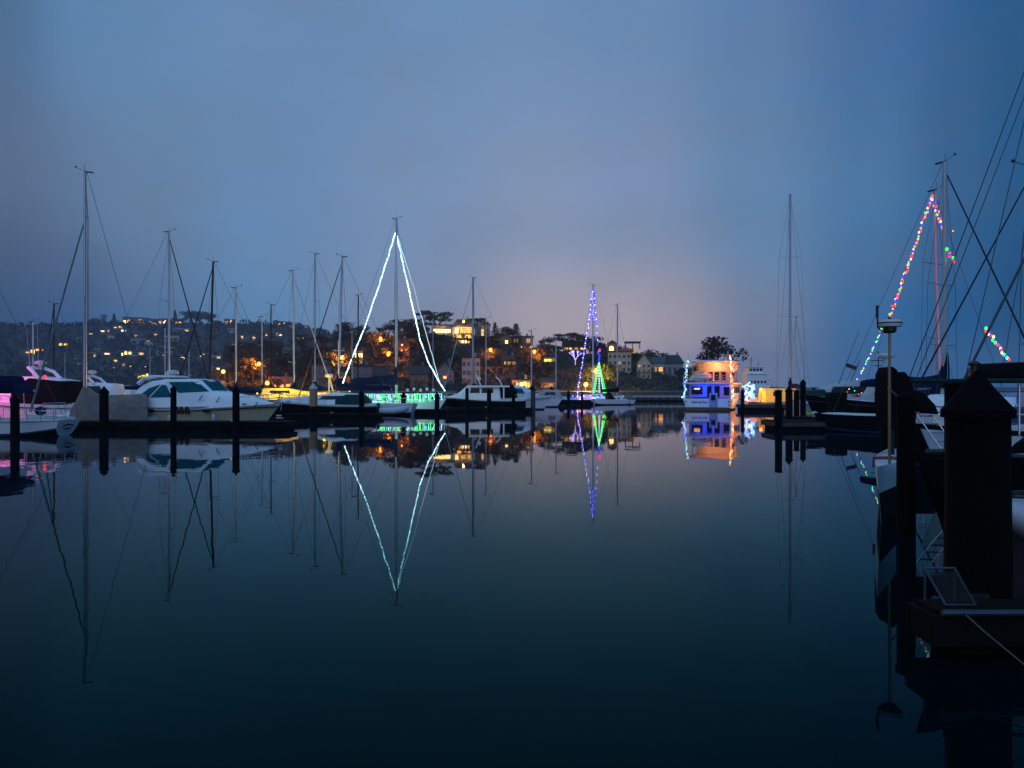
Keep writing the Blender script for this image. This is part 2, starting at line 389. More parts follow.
# ------------------------------------------------------------------ houses
RECTS = []      # pixel rectangles of houses and lamps a tree must not grow in front of
def house(px0, px1, yt, yb, label, wall='wall_cream', roof='roof_dark', style='flat', wins=(), fn=knoll, far_=False, depth=None, group=None, name='house', Y=None, rows=None, lit=.3, warm='win_warm', rz=None):
    """a house whose front spans a pixel rectangle; wins: (u0,u1,v0,v1,material) in fractions of the front"""
    cx = (px0+px1)/2
    if Y is None: b = hit(cx, yb, fn, *((KY0+2, KY1) if not far_ else (FY0+8, FY1-6)))
    else: b = Vector((X(cx, Y), Y, fn(X(cx, Y), Y)))
    w = (px1-px0)/F*b.y; ztop = Z(yt, b.y); zb = min(b.z, Z(yb, b.y))
    h = max(2.2, ztop-zb); d = depth or max(5, w*.7)
    r = random.Random(int(px0*13+yt*7))
    az = math.atan2(b.x, b.y); rz = -az if rz is None else rz
    root = empty(name, (b.x, b.y, zb), rz, label, 'house', group)
    body = MB()
    if style == 'gable_front':
        e = h*.62
        body.prism([(-w/2, 0, -2), (w/2, 0, -2), (w/2, 0, e), (0, 0, h), (-w/2, 0, e)], (0, d, 0))
        rf = MB(); rf.prism([(-w/2-.35, -.4, e-.2), (0, -.4, h+.06), (w/2+.35, -.4, e-.2), (w/2+.35, -.4, e+.05), (0, -.4, h+.36), (-w/2-.35, -.4, e+.05)], (0, d+.8, 0))
    elif style == 'gable_side' or style == 'hip':
        e = h*.66; k = 0 if style == 'gable_side' else min(w*.25, d*.4)
        body.box((0, d/2, e/2-1), (w, d, e+2))
        if style == 'gable_side': body.prism([(-w/2, 0, e), (-w/2, d, e), (-w/2, d/2, h)], (w, 0, 0))
        rf = MB().add([(-w/2-.4, -.4, e), (w/2+.4, -.4, e), (w/2+.4, d+.4, e), (-w/2-.4, d+.4, e), (-w/2-.4+k, d/2, h+.15), (w/2+.4-k, d/2, h+.15),
                       (-w/2-.4, -.4, e-.22), (w/2+.4, -.4, e-.22), (w/2+.4, d+.4, e-.22), (-w/2-.4, d+.4, e-.22)],
                      [(0, 1, 5, 4), (2, 3, 4, 5), (1, 2, 5), (3, 0, 4), (6, 7, 1, 0), (7, 8, 2, 1), (8, 9, 3, 2), (9, 6, 0, 3), (9, 8, 7, 6)])
    else:
        body.box((0, d/2, (h-.3)/2-1), (w, d, h-.3+2))
        rf = MB().box((0, d/2, h-.14), (w+.7, d+.8, .28))
    body.build('wall', wall, root)
    ro = rf.build('roof', roof, root)
    if not far_ and w > 4: MB().box((w*.22, d*.6, h+.3), (.7, .7, 1.6)).build('chimney', wall, ro)
    ws = list(wins)
    if rows:
        nr, nc = rows; e = h*(.62 if style != 'flat' else .9)
        for i in range(nr):
            for j in range(nc):
                u = (j+.5)/nc; v = (e/h)*(i+.52)/nr; hw = .26/nc*r.uniform(.85, 1.2); hh = (e/h)*.24/nr
                ws.append((u-hw, u+hw, v-hh, v+hh, warm if r.random() < lit else 'window_dark'))
    for (u0, u1, v0, v1, wm) in ws:
        fr = MB(); xa, xb, za, zc = -w/2+u0*w, -w/2+u1*w, v0*h, v1*h
        t_ = .08 if not far_ else .2
        for c_, d_ in ((((xa+xb)/2, -.03, za), (xb-xa+t_, .1, t_)), (((xa+xb)/2, -.03, zc), (xb-xa+t_, .1, t_)), ((xa, -.03, (za+zc)/2), (t_, .1, zc-za)), ((xb, -.03, (za+zc)/2), (t_, .1, zc-za))): fr.box(c_, d_)
        if not far_ and xb-xa > 1.2: fr.box(((xa+xb)/2, -.03, (za+zc)/2), (.06, .08, zc-za))
        if far_:
            MB().box(((xa+xb)/2, -.04, (za+zc)/2), (xb-xa, .1, zc-za)).build('window', wm, root)
        else:
            f = fr.build('window', 'wall_white' if wall != 'wall_white' else 'wall_grey', root)
            MB().box(((xa+xb)/2, -.012, (za+zc)/2), (xb-xa, .05, zc-za)).build('pane', wm, f)
    if not far_:
        if r.random() < .6:
            bz = h*(.3 if style != 'flat' else .45); bl = MB().box((w*.1, -.6, bz), (w*.7, 1.2, .12)); bl.build('balcony', wall, root)
            rl = MB().box((w*.1, -1.18, bz+1.0), (w*.7, .05, .05))
            for q in range(9): rl.tube((w*.1-w*.35+q*w*.7/8, -1.18, bz), (w*.1-w*.35+q*w*.7/8, -1.18, bz+1.0), .02, seg=4)
            rl.build('balcony_rail', 'alu_dark', root)
        dr = MB().box((-w*.38, -.03, 1.0), (.9, .08, 2.)); dr.build('door', 'wall_brown', root)
    RECTS.append((px0-1, px1+1, yt, yb, b.y))
    return root
G = 'houses among the trees on the near hill'
W_, B_, O_, D_, Yl = 'win_warm', 'win_bright', 'win_orange', 'window_dark', 'win_yellow'
house(432, 452, 324.5, 333, 'long low flat house with one orange glowing window strip on the hilltop', 'wall_cream', 'roof_dark', 'flat', [(.05, .93, .3, .62, B_)], group=G, Y=279)
house(453, 473, 319, 335, 'cream hilltop house with bright lamp over its porch', 'wall_cream', 'roof_dark', 'hip', [(.1, .28, .3, .55, B_), (.4, .62, .3, .52, W_), (.72, .9, .3, .52, W_), (.2, .4, .08, .24, O_), (.62, .88, .08, .24, O_)], group=G, Y=276)
house(475, 490, 324, 334, 'dim grey house behind the tall mast on the hilltop', 'wall_grey', 'roof_dark', 'flat', rows=(1, 3), lit=.2, group=G, Y=281)
house(457, 471, 338.5, 347, 'small brown house with a row of four lit orange windows below the hilltop', 'wall_brown', 'roof_dark', 'flat', [(.1, .26, .45, .8, W_), (.32, .48, .45, .8, B_), (.55, .7, .45, .8, B_), (.76, .92, .45, .8, W_)], group=G)
house(498, 512, 334, 346, 'dark house with a single bright window left of the balcony house', 'wall_brown', 'roof_dark', 'gable_front', [(.5, .72, .2, .48, B_)], group=G)
house(512, 533, 336, 346, 'flat-roofed brown house with a long lit balcony near the hilltop', 'wall_terracotta', 'roof_tile', 'flat', [(.08, .3, .42, .8, 'win_dim'), (.4, .6, .42, .8, D_), (.68, .88, .42, .8, 'win_dim'), (.4, .98, .02, .16, Yl)], group=G)
house(501, 517, 356, 367, 'terracotta house with three dim windows halfway up the hill', 'wall_terracotta', 'roof_tile', 'gable_side', [(.08, .3, .2, .5, 'win_warm'), (.4, .6, .2, .5, 'win_dim'), (.7, .9, .2, .5, 'win_dim')], group=G)
house(512, 531, 379, 390, 'low waterside building with a brightly lit orange front', 'wall_cream', 'roof_dark', 'flat', [(.06, .34, .1, .7, W_), (.4, .62, .1, .7, B_), (.68, .94, .1, .7, W_)], group=G)
house(541, 556, 352, 364, 'olive-lit house with a yellow window behind the mast forest', 'wall_cream', 'roof_dark', 'gable_side', [(.1, .7, .2, .42, 'win_yellow'), (.76, .92, .2, .42, 'win_dim')], group=G)
house(541, 556, 378, 389, 'pale shore cottage with two cream-lit windows', 'wall_white', 'roof_dark', 'gable_side', [(.12, .34, .15, .5, 'win_dim'), (.55, .8, .15, .5, 'win_dim')], group=G)
house(436, 454, 362, 386, 'grey waterside house with a red lamp in its window', 'wall_grey', 'roof_dark', 'gable_front', [(.12, .3, .32, .48, D_), (.4, .58, .3, .42, O_), (.68, .86, .32, .48, D_), (.15, .4, .06, .2, D_)], group=G)
house(462, 480, 357, 386, 'tall white waterside house with three rows of dark windows', 'wall_white', 'roof_dark', 'flat', rows=(3, 4), lit=.0, group=G)
house(394, 409, 339, 362, 'tall ochre house lit orange beside the white-lit mast', 'wall_terracotta', 'roof_tile', 'gable_side', rows=(2, 3), lit=.35, warm='win_orange', group=G)
house(352, 363, 349, 366, 'narrow house with bright yellow windows behind the white rope light', 'wall_cream', 'roof_dark', 'flat', [(.05, .4, .5, .75, B_), (.55, .95, .5, .75, B_), (.1, .4, .12, .35, W_), (.55, .9, .12, .35, W_)], group=G)
house(329, 349, 351, 370, 'house with orange lit windows under the broad hilltop tree', 'wall_terracotta', 'roof_tile', 'gable_side', [(.1, .3, .2, .45, O_), (.42, .6, .2, .45, W_), (.7, .9, .2, .45, O_)], group=G)
house(312, 331, 364, 389, 'grey boxy waterside house left of the white rope light', 'wall_grey', 'roof_dark', 'flat', rows=(2, 4), lit=.06, group=G)
house(352, 372, 365, 389, 'pale grey waterside house under the rope-lit forestay', 'wall_grey', 'roof_dark', 'flat', rows=(3, 4), lit=.06, group=G)
house(374, 391, 368, 389, 'brown waterside house with a small orange lamp', 'wall_brown', 'roof_dark', 'hip', rows=(2, 3), lit=.15, warm='win_orange', group=G)
house(410, 428, 366, 388, 'dim brown waterside house right of the white-lit mast', 'wall_brown', 'roof_dark', 'gable_side', rows=(2, 3), lit=.05, group=G)
house(270, 292, 377, 391, 'orange-lit waterside building behind the yellow boat', 'wall_terracotta', 'roof_tile', 'gable_side', [(.1, .3, .15, .5, O_), (.45, .62, .15, .5, W_), (.72, .9, .15, .5, O_)], group=G)
house(283, 300, 345, 355, 'low dark house at the left end of the near hill', 'wall_grey', 'roof_dark', 'flat', rows=(1, 3), lit=.1, group=G)
house(312, 327, 338, 346, 'dim hillside house with two pale windows at the hill crest', 'wall_grey', 'roof_dark', 'flat', rows=(1, 3), lit=.0, group=G)
house(366, 392, 336, 345, 'dark house behind the highest orange street lamp', 'wall_brown', 'roof_dark', 'gable_side', rows=(1, 4), lit=.2, warm='win_orange', group=G)
house(563, 586, 341, 352, 'hilltop house with a row of amber windows above the violet light tree', 'wall_brown', 'roof_dark', 'gable_side', [(.05, .2, .3, .5, W_), (.26, .42, .3, .5, W_), (.5, .66, .3, .5, 'win_dim'), (.75, .92, .3, .5, W_)], group=G)
# the cream villa, its tower and terrace are one building
v = house(608, 631, 351, 373, 'tall cream hill villa with a lit arched tower and open roof terrace', 'wall_cream', 'roof_dark', 'flat', rows=(3, 5), lit=.08, warm='win_dim', group=G, name='villa', depth=10)
vY = v.location.y; k = vY/F
tw = MB().box((-7.2*k, 3, (371-346)*k), (9.5*k, 5, 11*k)).build('tower', 'wall_terracotta', v)
MB().prism([(-12.4*k, .2, 29.8*k), (-2*k, .2, 29.8*k), (-7.2*k, .2, 33.2*k)], (0, 6, 0)).build('tower_roof', 'roof_tile', tw)
ar = MB(); ar.prism([((-8-2.2*math.cos(a*math.pi/8))*k, .44, (25+2.2*math.sin(a*math.pi/8))*k) for a in range(9)]+[(-5.8*k, .44, 22.6*k), (-10.2*k, .44, 22.6*k)], (0, .08, 0)); ar.build('arched_window', 'win_bright', tw)
te = MB().box((7*k, 3.5, 22.5*k), (14*k, 6, 4*k)); te.build('terrace_room', 'wall_terracotta', v)
tr_ = MB().box((13*k, 3, 31*k), (16*k, 7, .9*k))
for q in (6, 13, 20): tr_.box((q*k, .3, 27.5*k), (.8*k, .3, 7*k))
tr_.build('terrace_roof', 'roof_tile', v)
MB().box((14*k, 2, 23*k), (4*k, .2, 6*k)).build('window', 'win_dim', v)
house(637, 651, 354, 379, 'cream gabled house with teal roof seen end-on below the villa', 'wall_cream', 'roof_teal', 'gable_front', rows=(3, 3), lit=.25, warm='win_dim', group=G)
house(650, 664, 357, 374, 'wing of dim cream rooms with a long teal roof', 'wall_cream', 'roof_teal', 'gable_side', [(.35, .5, .15, .4, 'win_dim'), (.62, .9, .15, .4, W_), (.08, .24, .15, .4, D_)], group=G)
house(662, 683, 355, 367, 'white house on the right shoulder of the hill', 'wall_white', 'roof_dark', 'hip', rows=(1, 4), lit=.0, group=G)

# ------------------------------------------------------------------ street lamps
LAMPS = []
def street_lamp(px, py, label, e=900, col=(1, .24, .02), m='lamp_orange', hgt=5.5, r=.56, Y=None, group='orange street lamps on the near hill', fn=knoll, rng=None):
    if Y is None:
        # find the ground point whose lamp head is seen at py
        y = KY0+2
        while y < KY1-4 and fn(X(px, y), y)+hgt < Z(py, y): y += 1
    else: y = Y
    b = Vector((X(px, y), y, fn(X(px, y), y) if fn else 0)); h = max(2.5, Z(py, y)-b.z)
    root = empty('street_lamp', b, 0, label, 'street lamp', group)
    MB().path([(0, 0, -.5), (0, 0, h-.5), (0, -.25, h), (0, -.7, h+.05)], .07, 6, r2=.045).build('pole', 'alu_dark', root)
    MB().lathe([(.05, .5), (.34, .42), (.4, .36)], (0, -.8, h), 10).build('hood', 'alu_dark', root)
    MB().ball((0, -.8, h), r, 10).build('bulb', m, root)
    lamp((0, -2.2, h-.3), col, e*8, root, .3, 'bulb_light')
    LAMPS.append((px, y, h)); RECTS.append((px-6, px+6, py-4, py+9, y)); return root
street_lamp(490.6, 350, 'orange street lamp right of the tall grey mast, midway up the hill')
street_lamp(534, 351.7, 'orange street lamp below the flat-roofed balcony house')
street_lamp(381, 338.5, 'highest orange street lamp, left of the white-lit mast')
street_lamp(343, 357.5, 'orange street lamp in front of the house under the broad tree', 1200)
street_lamp(389.5, 353.5, 'orange street lamp just left of the tall ochre house', 1200)
street_lamp(402.5, 345, 'orange lamp on the front of the tall ochre house', 300, r=.3)
street_lamp(260, 364, 'orange street lamp beside the dark pointed trees at the hill foot', 900)
street_lamp(268.5, 383, 'low amber street lamp by the yellow boat', 500, m='lamp_warm')
street_lamp(224.5, 373, 'amber street lamp at the left water edge of the near hill', 400, m='lamp_warm', hgt=4, Y=200)
street_lamp(585.5, 385.5, 'low amber street lamp behind the blue-lit mast', 900, (1, .45, .06), m='lamp_warm', hgt=3)
street_lamp(593, 370, 'amber lamp above the floodlit shore tree', 700, (1, .5, .06), m='lamp_warm')
street_lamp(463.6, 321.5, 'bright lamp high on the cream hilltop house', 500, (1, .5, .12), m='lamp_warm', Y=273, hgt=8)
street_lamp(525, 383.5, 'orange lamp over the lit waterside front', 500, hgt=4)

RECTS.append((564, 587, 345, 372, 216))
# ------------------------------------------------------------------ trees on the near hill
TL = {'broad': 'dark round-crowned tree among the houses on the near hill', 'umbrella': 'dark flat-crowned tree among the houses on the near hill', 'conifer': 'dark pointed conifer among the houses on the near hill', 'cypress': 'slim dark cypress among the houses on the near hill'}
# skyline trees that can be told apart
def sky_tree(i, px, ytop, h, label, wide=1.):
    y = 283.; b = Vector((X(px, y), y, knoll(X(px, y), y))); h = max(3., Z(ytop, y)-b.z)
    place_tree(i, b, h, label, 'trees along the near hill skyline', wide)
sky_tree(3, 437, 311, 9, 'wide flat-topped tree over the glowing window strip', 1.5)
sky_tree(3, 420, 318, 9, 'flat tree left of the wide hilltop tree', 1.2)
sky_tree(0, 344, 322, 9, 'broad dark tree on the crest between the grey masts', 1.3)
sky_tree(1, 363, 324, 9, 'round tree behind the white rope light on the crest', 1.2)
sky_tree(2, 322, 334, 9, 'low round tree at the left end of the crest', 1.5)
sky_tree(0, 402, 319, 9, 'round crest tree behind the white-lit mast', 1.1)
sky_tree(2, 388, 322, 9, 'dark crest tree above the highest street lamp', 1.2)
sky_tree(3, 478, 318, 9, 'dark umbrella tree right of the bright porch lamp', 1.1)
sky_tree(4, 495, 321, 9, 'pointed tree on the crest left of the dark house', 1.0)
sky_tree(1, 506, 326, 9, 'squat crest tree behind the dark house', 1.3)
sky_tree(4, 516, 322, 9, 'tall shaggy conifer above the balcony house', 1.3)
sky_tree(2, 547, 336, 9, 'round crest tree right of the balcony house', 1.4)
sky_tree(3, 573, 333, 9, 'broad umbrella tree above the amber-windowed house', 1.5)
sky_tree(0, 590, 336, 9, 'round tree on the crest behind the blue-lit mast', 1.3)
sky_tree(1, 603, 344, 9, 'small crest tree left of the villa tower', 1.3)
sky_tree(2, 652, 349, 9, 'thin bushy tree behind the teal roof', 1.3)
sky_tree(1, 690, 366, 9, 'bushy tree at the right end of the hill', 1.6)
sky_tree(0, 300, 342, 9, 'dark tree at the left shoulder of the hill', 1.6)
sky_tree(5, 254, 342, 9, 'tallest slim cypress at the left foot of the hill', 1.2)
sky_tree(4, 246, 356, 9, 'pointed dark tree left of the slim cypress', 1.2)
sky_tree(0, 275, 346, 9, 'round dark tree right of the slim cypress', 1.7)
rt = random.Random(21); n = 0; tries = 0; spots = []
while n < 125 and tries < 6000:
    tries += 1
    px = rt.uniform(236, 700); y = rt.uniform(KY0+4, KY1-6); x = X(px, y); g = knoll(x, y)
    if g < .8: continue
    i = rt.choice((0, 0, 1, 1, 2, 2, 3, 4, 5)); h = rt.uniform(4.5, 8.5) if i < 4 else rt.uniform(6, 10)
    yb, yt = HZ-(g-CH)/y*F, HZ-(g+h-CH)/y*F; rw = h*.42/y*F
    if yt < interp(KN, 512+x/KY1*F)-16: continue
    if any(px+rw > a and px-rw < b_ and yt < d_ and yb > c_ and y < hy+8 for a, b_, c_, d_, hy in RECTS): continue
    if any((px-q[0])**2+((y-q[1])*1.2)**2 < 60 for q in spots): continue
    spots.append((px, y)); n += 1
    place_tree(i, (x, y, g), h, TL[PROTO[i][0]], 'trees among the houses on the near hill', rt.uniform(1.0, 1.35), rt.choice(('leaf_dark', 'leaf_dark', 'leaf_mid')))
for q, (px, y, h) in enumerate(LAMPS):
    if q in (5, 11, 12): continue
    for dx, dy in ((-7, 1.2), (6, 1.6)):
        x = X(px+dx, y+dy); place_tree(rt.choice((0, 1, 2)), (x, y+dy, knoll(x, y+dy)), h*rt.uniform(1.1, 1.45), 'dark round-crowned tree among the houses on the near hill', 'trees among the houses on the near hill', 1.15, 'leaf_dark')
# the big lone tree behind the flybridge yacht
y = 205.; bx = X(714, y); place_tree(0, (bx, y, knoll(bx, y)), Z(336, y)-knoll(bx, y), 'large lone round tree standing behind the lit yacht', None, 1.0)
# tree by the shore floodlit yellow-green
y = 187.; bx = X(605, y); place_tree(1, (bx, y, knoll(bx, y)), Z(362, y)-knoll(bx, y), 'shore tree floodlit yellow-green behind the green light tree', None, 1.25, 'leaf_olive')
y = 189.; bx = X(589, y); place_tree(2, (bx, y, knoll(bx, y)), Z(368, y)-knoll(bx, y), 'shore tree lit amber left of the green light tree', None, 1.1, 'leaf_olive')
fl = empty('floodlight', (X(603, 181), 181, 1.45), 0, 'garden floodlight under the yellow-green shore tree', 'floodlight')
MB().box((0, 0, .25), (.5, .3, .4)).build('housing', 'alu_dark', fl); MB().box((0, .17, .25), (.4, .03, .3)).build('lens', 'lamp_yellow', fl)
lamp((1, -1.5, 3.2), (.75, 1, .1), 1100, fl, .3, 'beam'); lamp((-3.5, .5, 2.0), (1, .75, .1), 900, fl, .3, 'beam')
# a bare tree behind the teal roof
bt = MB(); r_ = random.Random(3)
def twig(p, d, L, r, k):
    q = p+d*L; bt.tube(p, q, r, r*.6, 4)
    if k:
        for _ in range(3): twig(q, (d+Vector((r_.uniform(-.7, .7), r_.uniform(-.7, .7), r_.uniform(-.1, .5)))).normalized(), L*.72, r*.6, k-1)
y = 262.; bx = X(650, y); twig(Vector((0, 0, -1)), Vector((0, 0, 1)), 3.4, .22, 4)
o = bt.build('bare_tree', 'bark', None, loc=(bx, y, knoll(bx, y))); tag(o, 'leafless tree behind the teal-roofed house', 'tree')
# violet light-wrapped shrub
lt = MB(); bt2 = bt; bt = MB(); r_ = random.Random(8)
def lit(p, d, L, k):
    q = p+d*L; bt.tube(p, q, .10, .07, 4)
    if k:
        for _ in range(3): lit(q, (d+Vector((r_.uniform(-.9, .9), r_.uniform(-.3, .3), r_.uniform(-.1, .5)))).normalized(), L*.75, k-1)
y = 215.; bx = X(575, y); lit(Vector((0, 0, 0)), Vector((0, 0, 1)), 1.7, 3)
lz = Z(366, y); root = empty('light_tree', (bx, y, knoll(bx, y)), 0, 'small bare tree wrapped in violet-white lights on the hillside', 'light tree')
MB().path([(0, 0, -.3), (.1, 0, lz-knoll(bx, y)+.05)], .16, 6, r2=.1).build('trunk', 'bark', root)
o = bt.build('lit_branches', 'led_violet', root); o.location = (.1, 0, lz-knoll(bx, y))
lamp((0, -2.5, lz-knoll(bx, y)+2), (.6, .5, 1), 120, root, .4, 'glow_light')

# undergrowth on the near hill, woods on the far one
ug = MB(); r = random.Random(5)
for _ in range(7000):
    px = r.uniform(228, 705); y = r.uniform(KY0+1, KY1+8); x = X(px, y); g = knoll(x, y)
    if g < .3: continue
    leaf_quads(ug, (x, y, g+.3), (1.2, 1.2, .6), 2, .75, r)
tag(ug.build('undergrowth', 'leaf_dark'), 'low scrub covering the near hill between the houses', 'undergrowth', kind='stuff')
fw = MB()
for _ in range(6500):
    x = r.uniform(-1150, 60); y = r.uniform(FY0+6, FY1+40); g = far(x, y)
    if g < 1: continue
    s = r.uniform(1.5, 4.); leaf_quads(fw, (x, y, g+s*.8), (s*1.2, s*1.2, s), 5, s*.75, r)
tag(fw.build('far_woods', 'leaf_far'), 'hazy woods covering the far hillside', 'woods', kind='stuff')
# far skyline trees
for i, px, ytop, w_ in ((5, 104, 314, 2), (4, 114, 312.5, 1), (0, 190, 310, 1), (0, 199, 311, 1.1), (2, 209, 312, 1.2), (4, 175, 309, .8), (1, 217, 320, 1.4), (2, 95, 317, 1.5)):
    y = 955.; x = X(px, y); g = far(x, y); place_tree(i, (x, y, g-1), Z(ytop, y)-g+1, {0: 'round-headed tree', 1: 'low broad tree', 2: 'bushy tree', 4: 'pointed conifer', 5: 'slim cypress'}[i]+{104: ' on the far ridge left of the orange window band', 114: ' over the orange window band on the far ridge', 190: ' beside the tall mast on the far ridge, leftmost of three', 199: ' in the middle of three on the far ridge', 209: ' at the right of three on the far ridge', 175: ' far left of the three ridge trees', 217: ' just right of the three ridge trees', 95: ' at the left end of the far ridge houses'}[px], 'trees along the far ridge', w_)
# far houses: (px0, px1, ytop, ybot, windows)
FG = 'houses on the far hillside'
FH = [(22, 33, 349, 355, Yl, 'yellow-lit house alone on the dark far-left slope'), (36, 43, 348, 351, O_, 'tiny yellow-lit house right of the yellow one on the far-left slope'), (59, 66, 342, 346, O_, 'small orange-lit house left of the tall left mast, low on the far slope'),
      (125, 147, 318, 323, O_, 'long house with a bright orange window band on the far ridge'), (150, 160, 319.5, 323, W_, 'small lit house right of the long orange one on the far ridge'), (164, 180, 319.5, 323, W_, 'wide house with three warm windows behind the tall mast on the far ridge'),
      (101, 109, 329, 333, B_, 'lit house at the left of the bright row on the far slope'), (114, 121, 325, 329, B_, 'bright house above the bright row on the far slope'), (121, 127, 329, 332, W_, 'small house under the bright upper house on the far slope'), (128, 134, 332, 336, B_, 'bright house in the middle of the far slope row'), (134, 142, 332, 337, Yl, 'yellow-lit house right end of the far slope row'), (154, 159, 332, 335, W_, 'single-windowed house between masts on the far slope'),
      (121, 130, 350, 356, B_, 'bright double-lamped house halfway down the far slope'), (109, 116, 358, 362, W_, 'small lit house below the double-lamped house'), (122, 130, 363.5, 367, Yl, 'yellow house low on the far slope'), (140, 147, 364, 369, B_, 'white-lit house behind the cruiser arch'), (136, 154, 373, 379, Yl, 'yellow-lit waterside building behind the cruiser arch'),
      (226, 235, 319.5, 323, W_, 'lit house on the far ridge left of the slim white mast'), (241, 254, 335.5, 340, W_, 'house with a wide warm window row right of the slim white mast'), (241, 247, 343, 347, W_, 'small lit house under the warm window row'), (237, 246, 350, 353, O_, 'orange house above the amber house on the far slope'), (236, 246, 354, 358, Yl, 'amber house at the edge of the near hill'),
      (264, 268, 331, 336, W_, 'narrow lit house left of the dark mast'), (271, 281, 332, 336, Yl, 'yellow-windowed house behind the dark mast'), (278, 284, 322, 325, W_, 'small lit house at the right end of the far ridge'), (286, 290, 323, 326, B_, 'tiny bright house at the end of the far ridge'), (296, 303, 335, 339, Yl, 'yellow house above the near hill shoulder'), (199, 204, 353.5, 358, B_, 'house with one bright lamp between the crossed stays'), (184, 190, 371, 376, 'win_dim', 'dim pale house above the cruiser windshield')]
for (a, b_, c_, d_, wm, lb) in FH:
    nw = max(1, int((b_-a)/3)); wn_ = []
    for q in range(nw):
        u0 = (q+.12)/nw; u1 = (q+.88)/nw
        if nw > 1 and r.random() < .12: continue
        u0 += r.uniform(0, .3)/nw; v0 = r.uniform(.12, .38)
        wn_.append((u0, u1, v0, v0+r.uniform(.18, .48), wm if r.random() < .55 else r.choice(('win_dim', 'win_warm', 'win_bright'))))
    wn_ = wn_ or [(.2, .7, .2, .6, wm)]
    house(a-1, b_+1, c_-.8, d_+.8, lb, 'wall_grey', 'roof_dark', 'flat' if (b_-a) > 9 else 'gable_side', wn_, fn=far, far_=True, group=FG)
rf_ = random.Random(9)
for q in range(64):
    px = rf_.uniform(75, 305); py = rf_.uniform(332, 372); w_ = rf_.uniform(5, 16)
    if any(px-w_/2 < b_+2 and px+w_/2 > a-2 and py-4 < d_+1 and py > c_-1 for a, b_, c_, d_, wm, lb in FH): continue
    lit_ = rf_.random() < .45
    house(px-w_/2, px+w_/2, py-rf_.uniform(4.2, 6.5), py, 'dim pale house with one lit window on the far hillside' if lit_ else 'unlit pale house among trees on the far hillside', rf_.choice(('wall_grey', 'wall_white', 'wall_cream')), 'roof_dark', rf_.choice(('flat', 'gable_side', 'hip')), [(.1, .4, .2, .5, 'window_dark'), (.6, .9, .2, .5, rf_.choice(('win_warm', 'win_orange', 'win_bright')) if lit_ else 'window_dark')], fn=far, far_=True, group='dim houses on the far hillside' if lit_ else 'unlit houses on the far hillside')
# ------------------------------------------------------------------ haze
hm = bpy.data.materials.new('haze_air'); hm.use_nodes = True; t = hm.node_tree; t.nodes.clear()
ho = t.nodes.new('ShaderNodeOutputMaterial'); pv = t.nodes.new('ShaderNodeVolumePrincipled'); pv.inputs['Color'].default_value = (.72, .80, .95, 1); pv.inputs['Density'].default_value = .00024
t.links.new(pv.outputs[0], ho.inputs['Volume']); M['haze_air'] = hm
if HAZE: tag(MB().box((0, 1570, 68), (6200, 3340, 144)).build('haze', 'haze_air'), 'thin evening haze over the bay and hills', 'haze', kind='stuff')
# ================================================================== DOCKS AND PILINGS
def pile(px, py_top, Y, d, label, cap='pile_cap', mat_='pile_wood', cone=1.0, group='mooring piles', sleeve=None, depth=-1.5):
    zt = Z(py_top, Y); r = d/2; root = empty('mooring_pile', (X(px, Y), Y, 0), rnd.random()*6, label, 'mooring pile', group); h = r*1.5*cone
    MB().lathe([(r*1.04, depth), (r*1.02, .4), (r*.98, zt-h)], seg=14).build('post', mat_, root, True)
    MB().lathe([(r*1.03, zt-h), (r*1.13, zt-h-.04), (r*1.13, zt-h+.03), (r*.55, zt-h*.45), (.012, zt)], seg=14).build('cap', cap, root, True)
    if sleeve:
        MB().lathe([(r*1.0, sleeve), (r*1.07, sleeve), (r*1.07, zt-h-.05), (r*1.0, zt-h-.05)], seg=14).build('sleeve', 'sleeve_tan', root, True)
    return root
def dock(name, x0, x1, y0, y1, top, label, group='floating docks', rz=0, cleats=True):
    w, d = x1-x0, y1-y0; root = empty(name, ((x0+x1)/2, (y0+y1)/2, 0), rz, label, 'dock', group)
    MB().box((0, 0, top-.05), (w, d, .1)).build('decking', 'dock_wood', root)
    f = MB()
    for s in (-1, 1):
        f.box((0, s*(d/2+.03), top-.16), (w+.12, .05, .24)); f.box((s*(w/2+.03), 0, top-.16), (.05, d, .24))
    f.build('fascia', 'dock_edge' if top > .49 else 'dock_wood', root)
    fl = MB(); n = max(1, int(w/3))
    for i in range(n): fl.box((-w/2+(i+.5)*w/n, 0, (top-.12-.4)/2), (w/n-.15, d-.2, top-.12+.4))
    fl.build('floats', 'dock_float', root)
    if cleats:
        for i in range(max(1, min(6, int(w/5)))):
            x = -w/2+(i+.5)*w/max(1, min(6, int(w/5)))
            MB().box((x, -d/2+.15, top+.05), (.06, .05, .1)).box((x, -d/2+.15, top+.11), (.3, .05, .035)).build('cleat', 'steel', root)
    return root
dock('floating_dock', -46, X(292, 39.6), 38.6, 40.4, .44, 'long dark dock along the left in front of the white cruiser')
dock('floating_dock', X(290, 55), X(384, 55), 53.2, 54.8, .36, 'dark dock in front of the black-hulled motor boat')
dock('floating_dock', X(386, 62), X(446, 62), 61.5, 63.2, .42, 'dark dock under the green-lit sailboat')
dock('floating_dock', X(443, 68), X(532, 68), 66.5, 68.2, .40, 'dark dock in front of the white sedan yacht')
dock('floating_dock', X(528, 98), X(628, 98), 97, 99, .42, 'far dock in front of the blue-lit sailboat')
pier = dock('floating_dock', X(632, 124), X(692, 124), 122.5, 125, .55, 'long far pier below the right shoulder of the hill')
dock('floating_dock', X(738, 72), X(780, 72), 70.5, 72.5, .62, 'dark dock between the lit yacht and the yellow cabin boat')
dock('floating_dock', X(769, 39.4), X(884, 39.4), 38.2, 40.4, .5, 'dark finger dock in the right middle, ending at a tall pile')
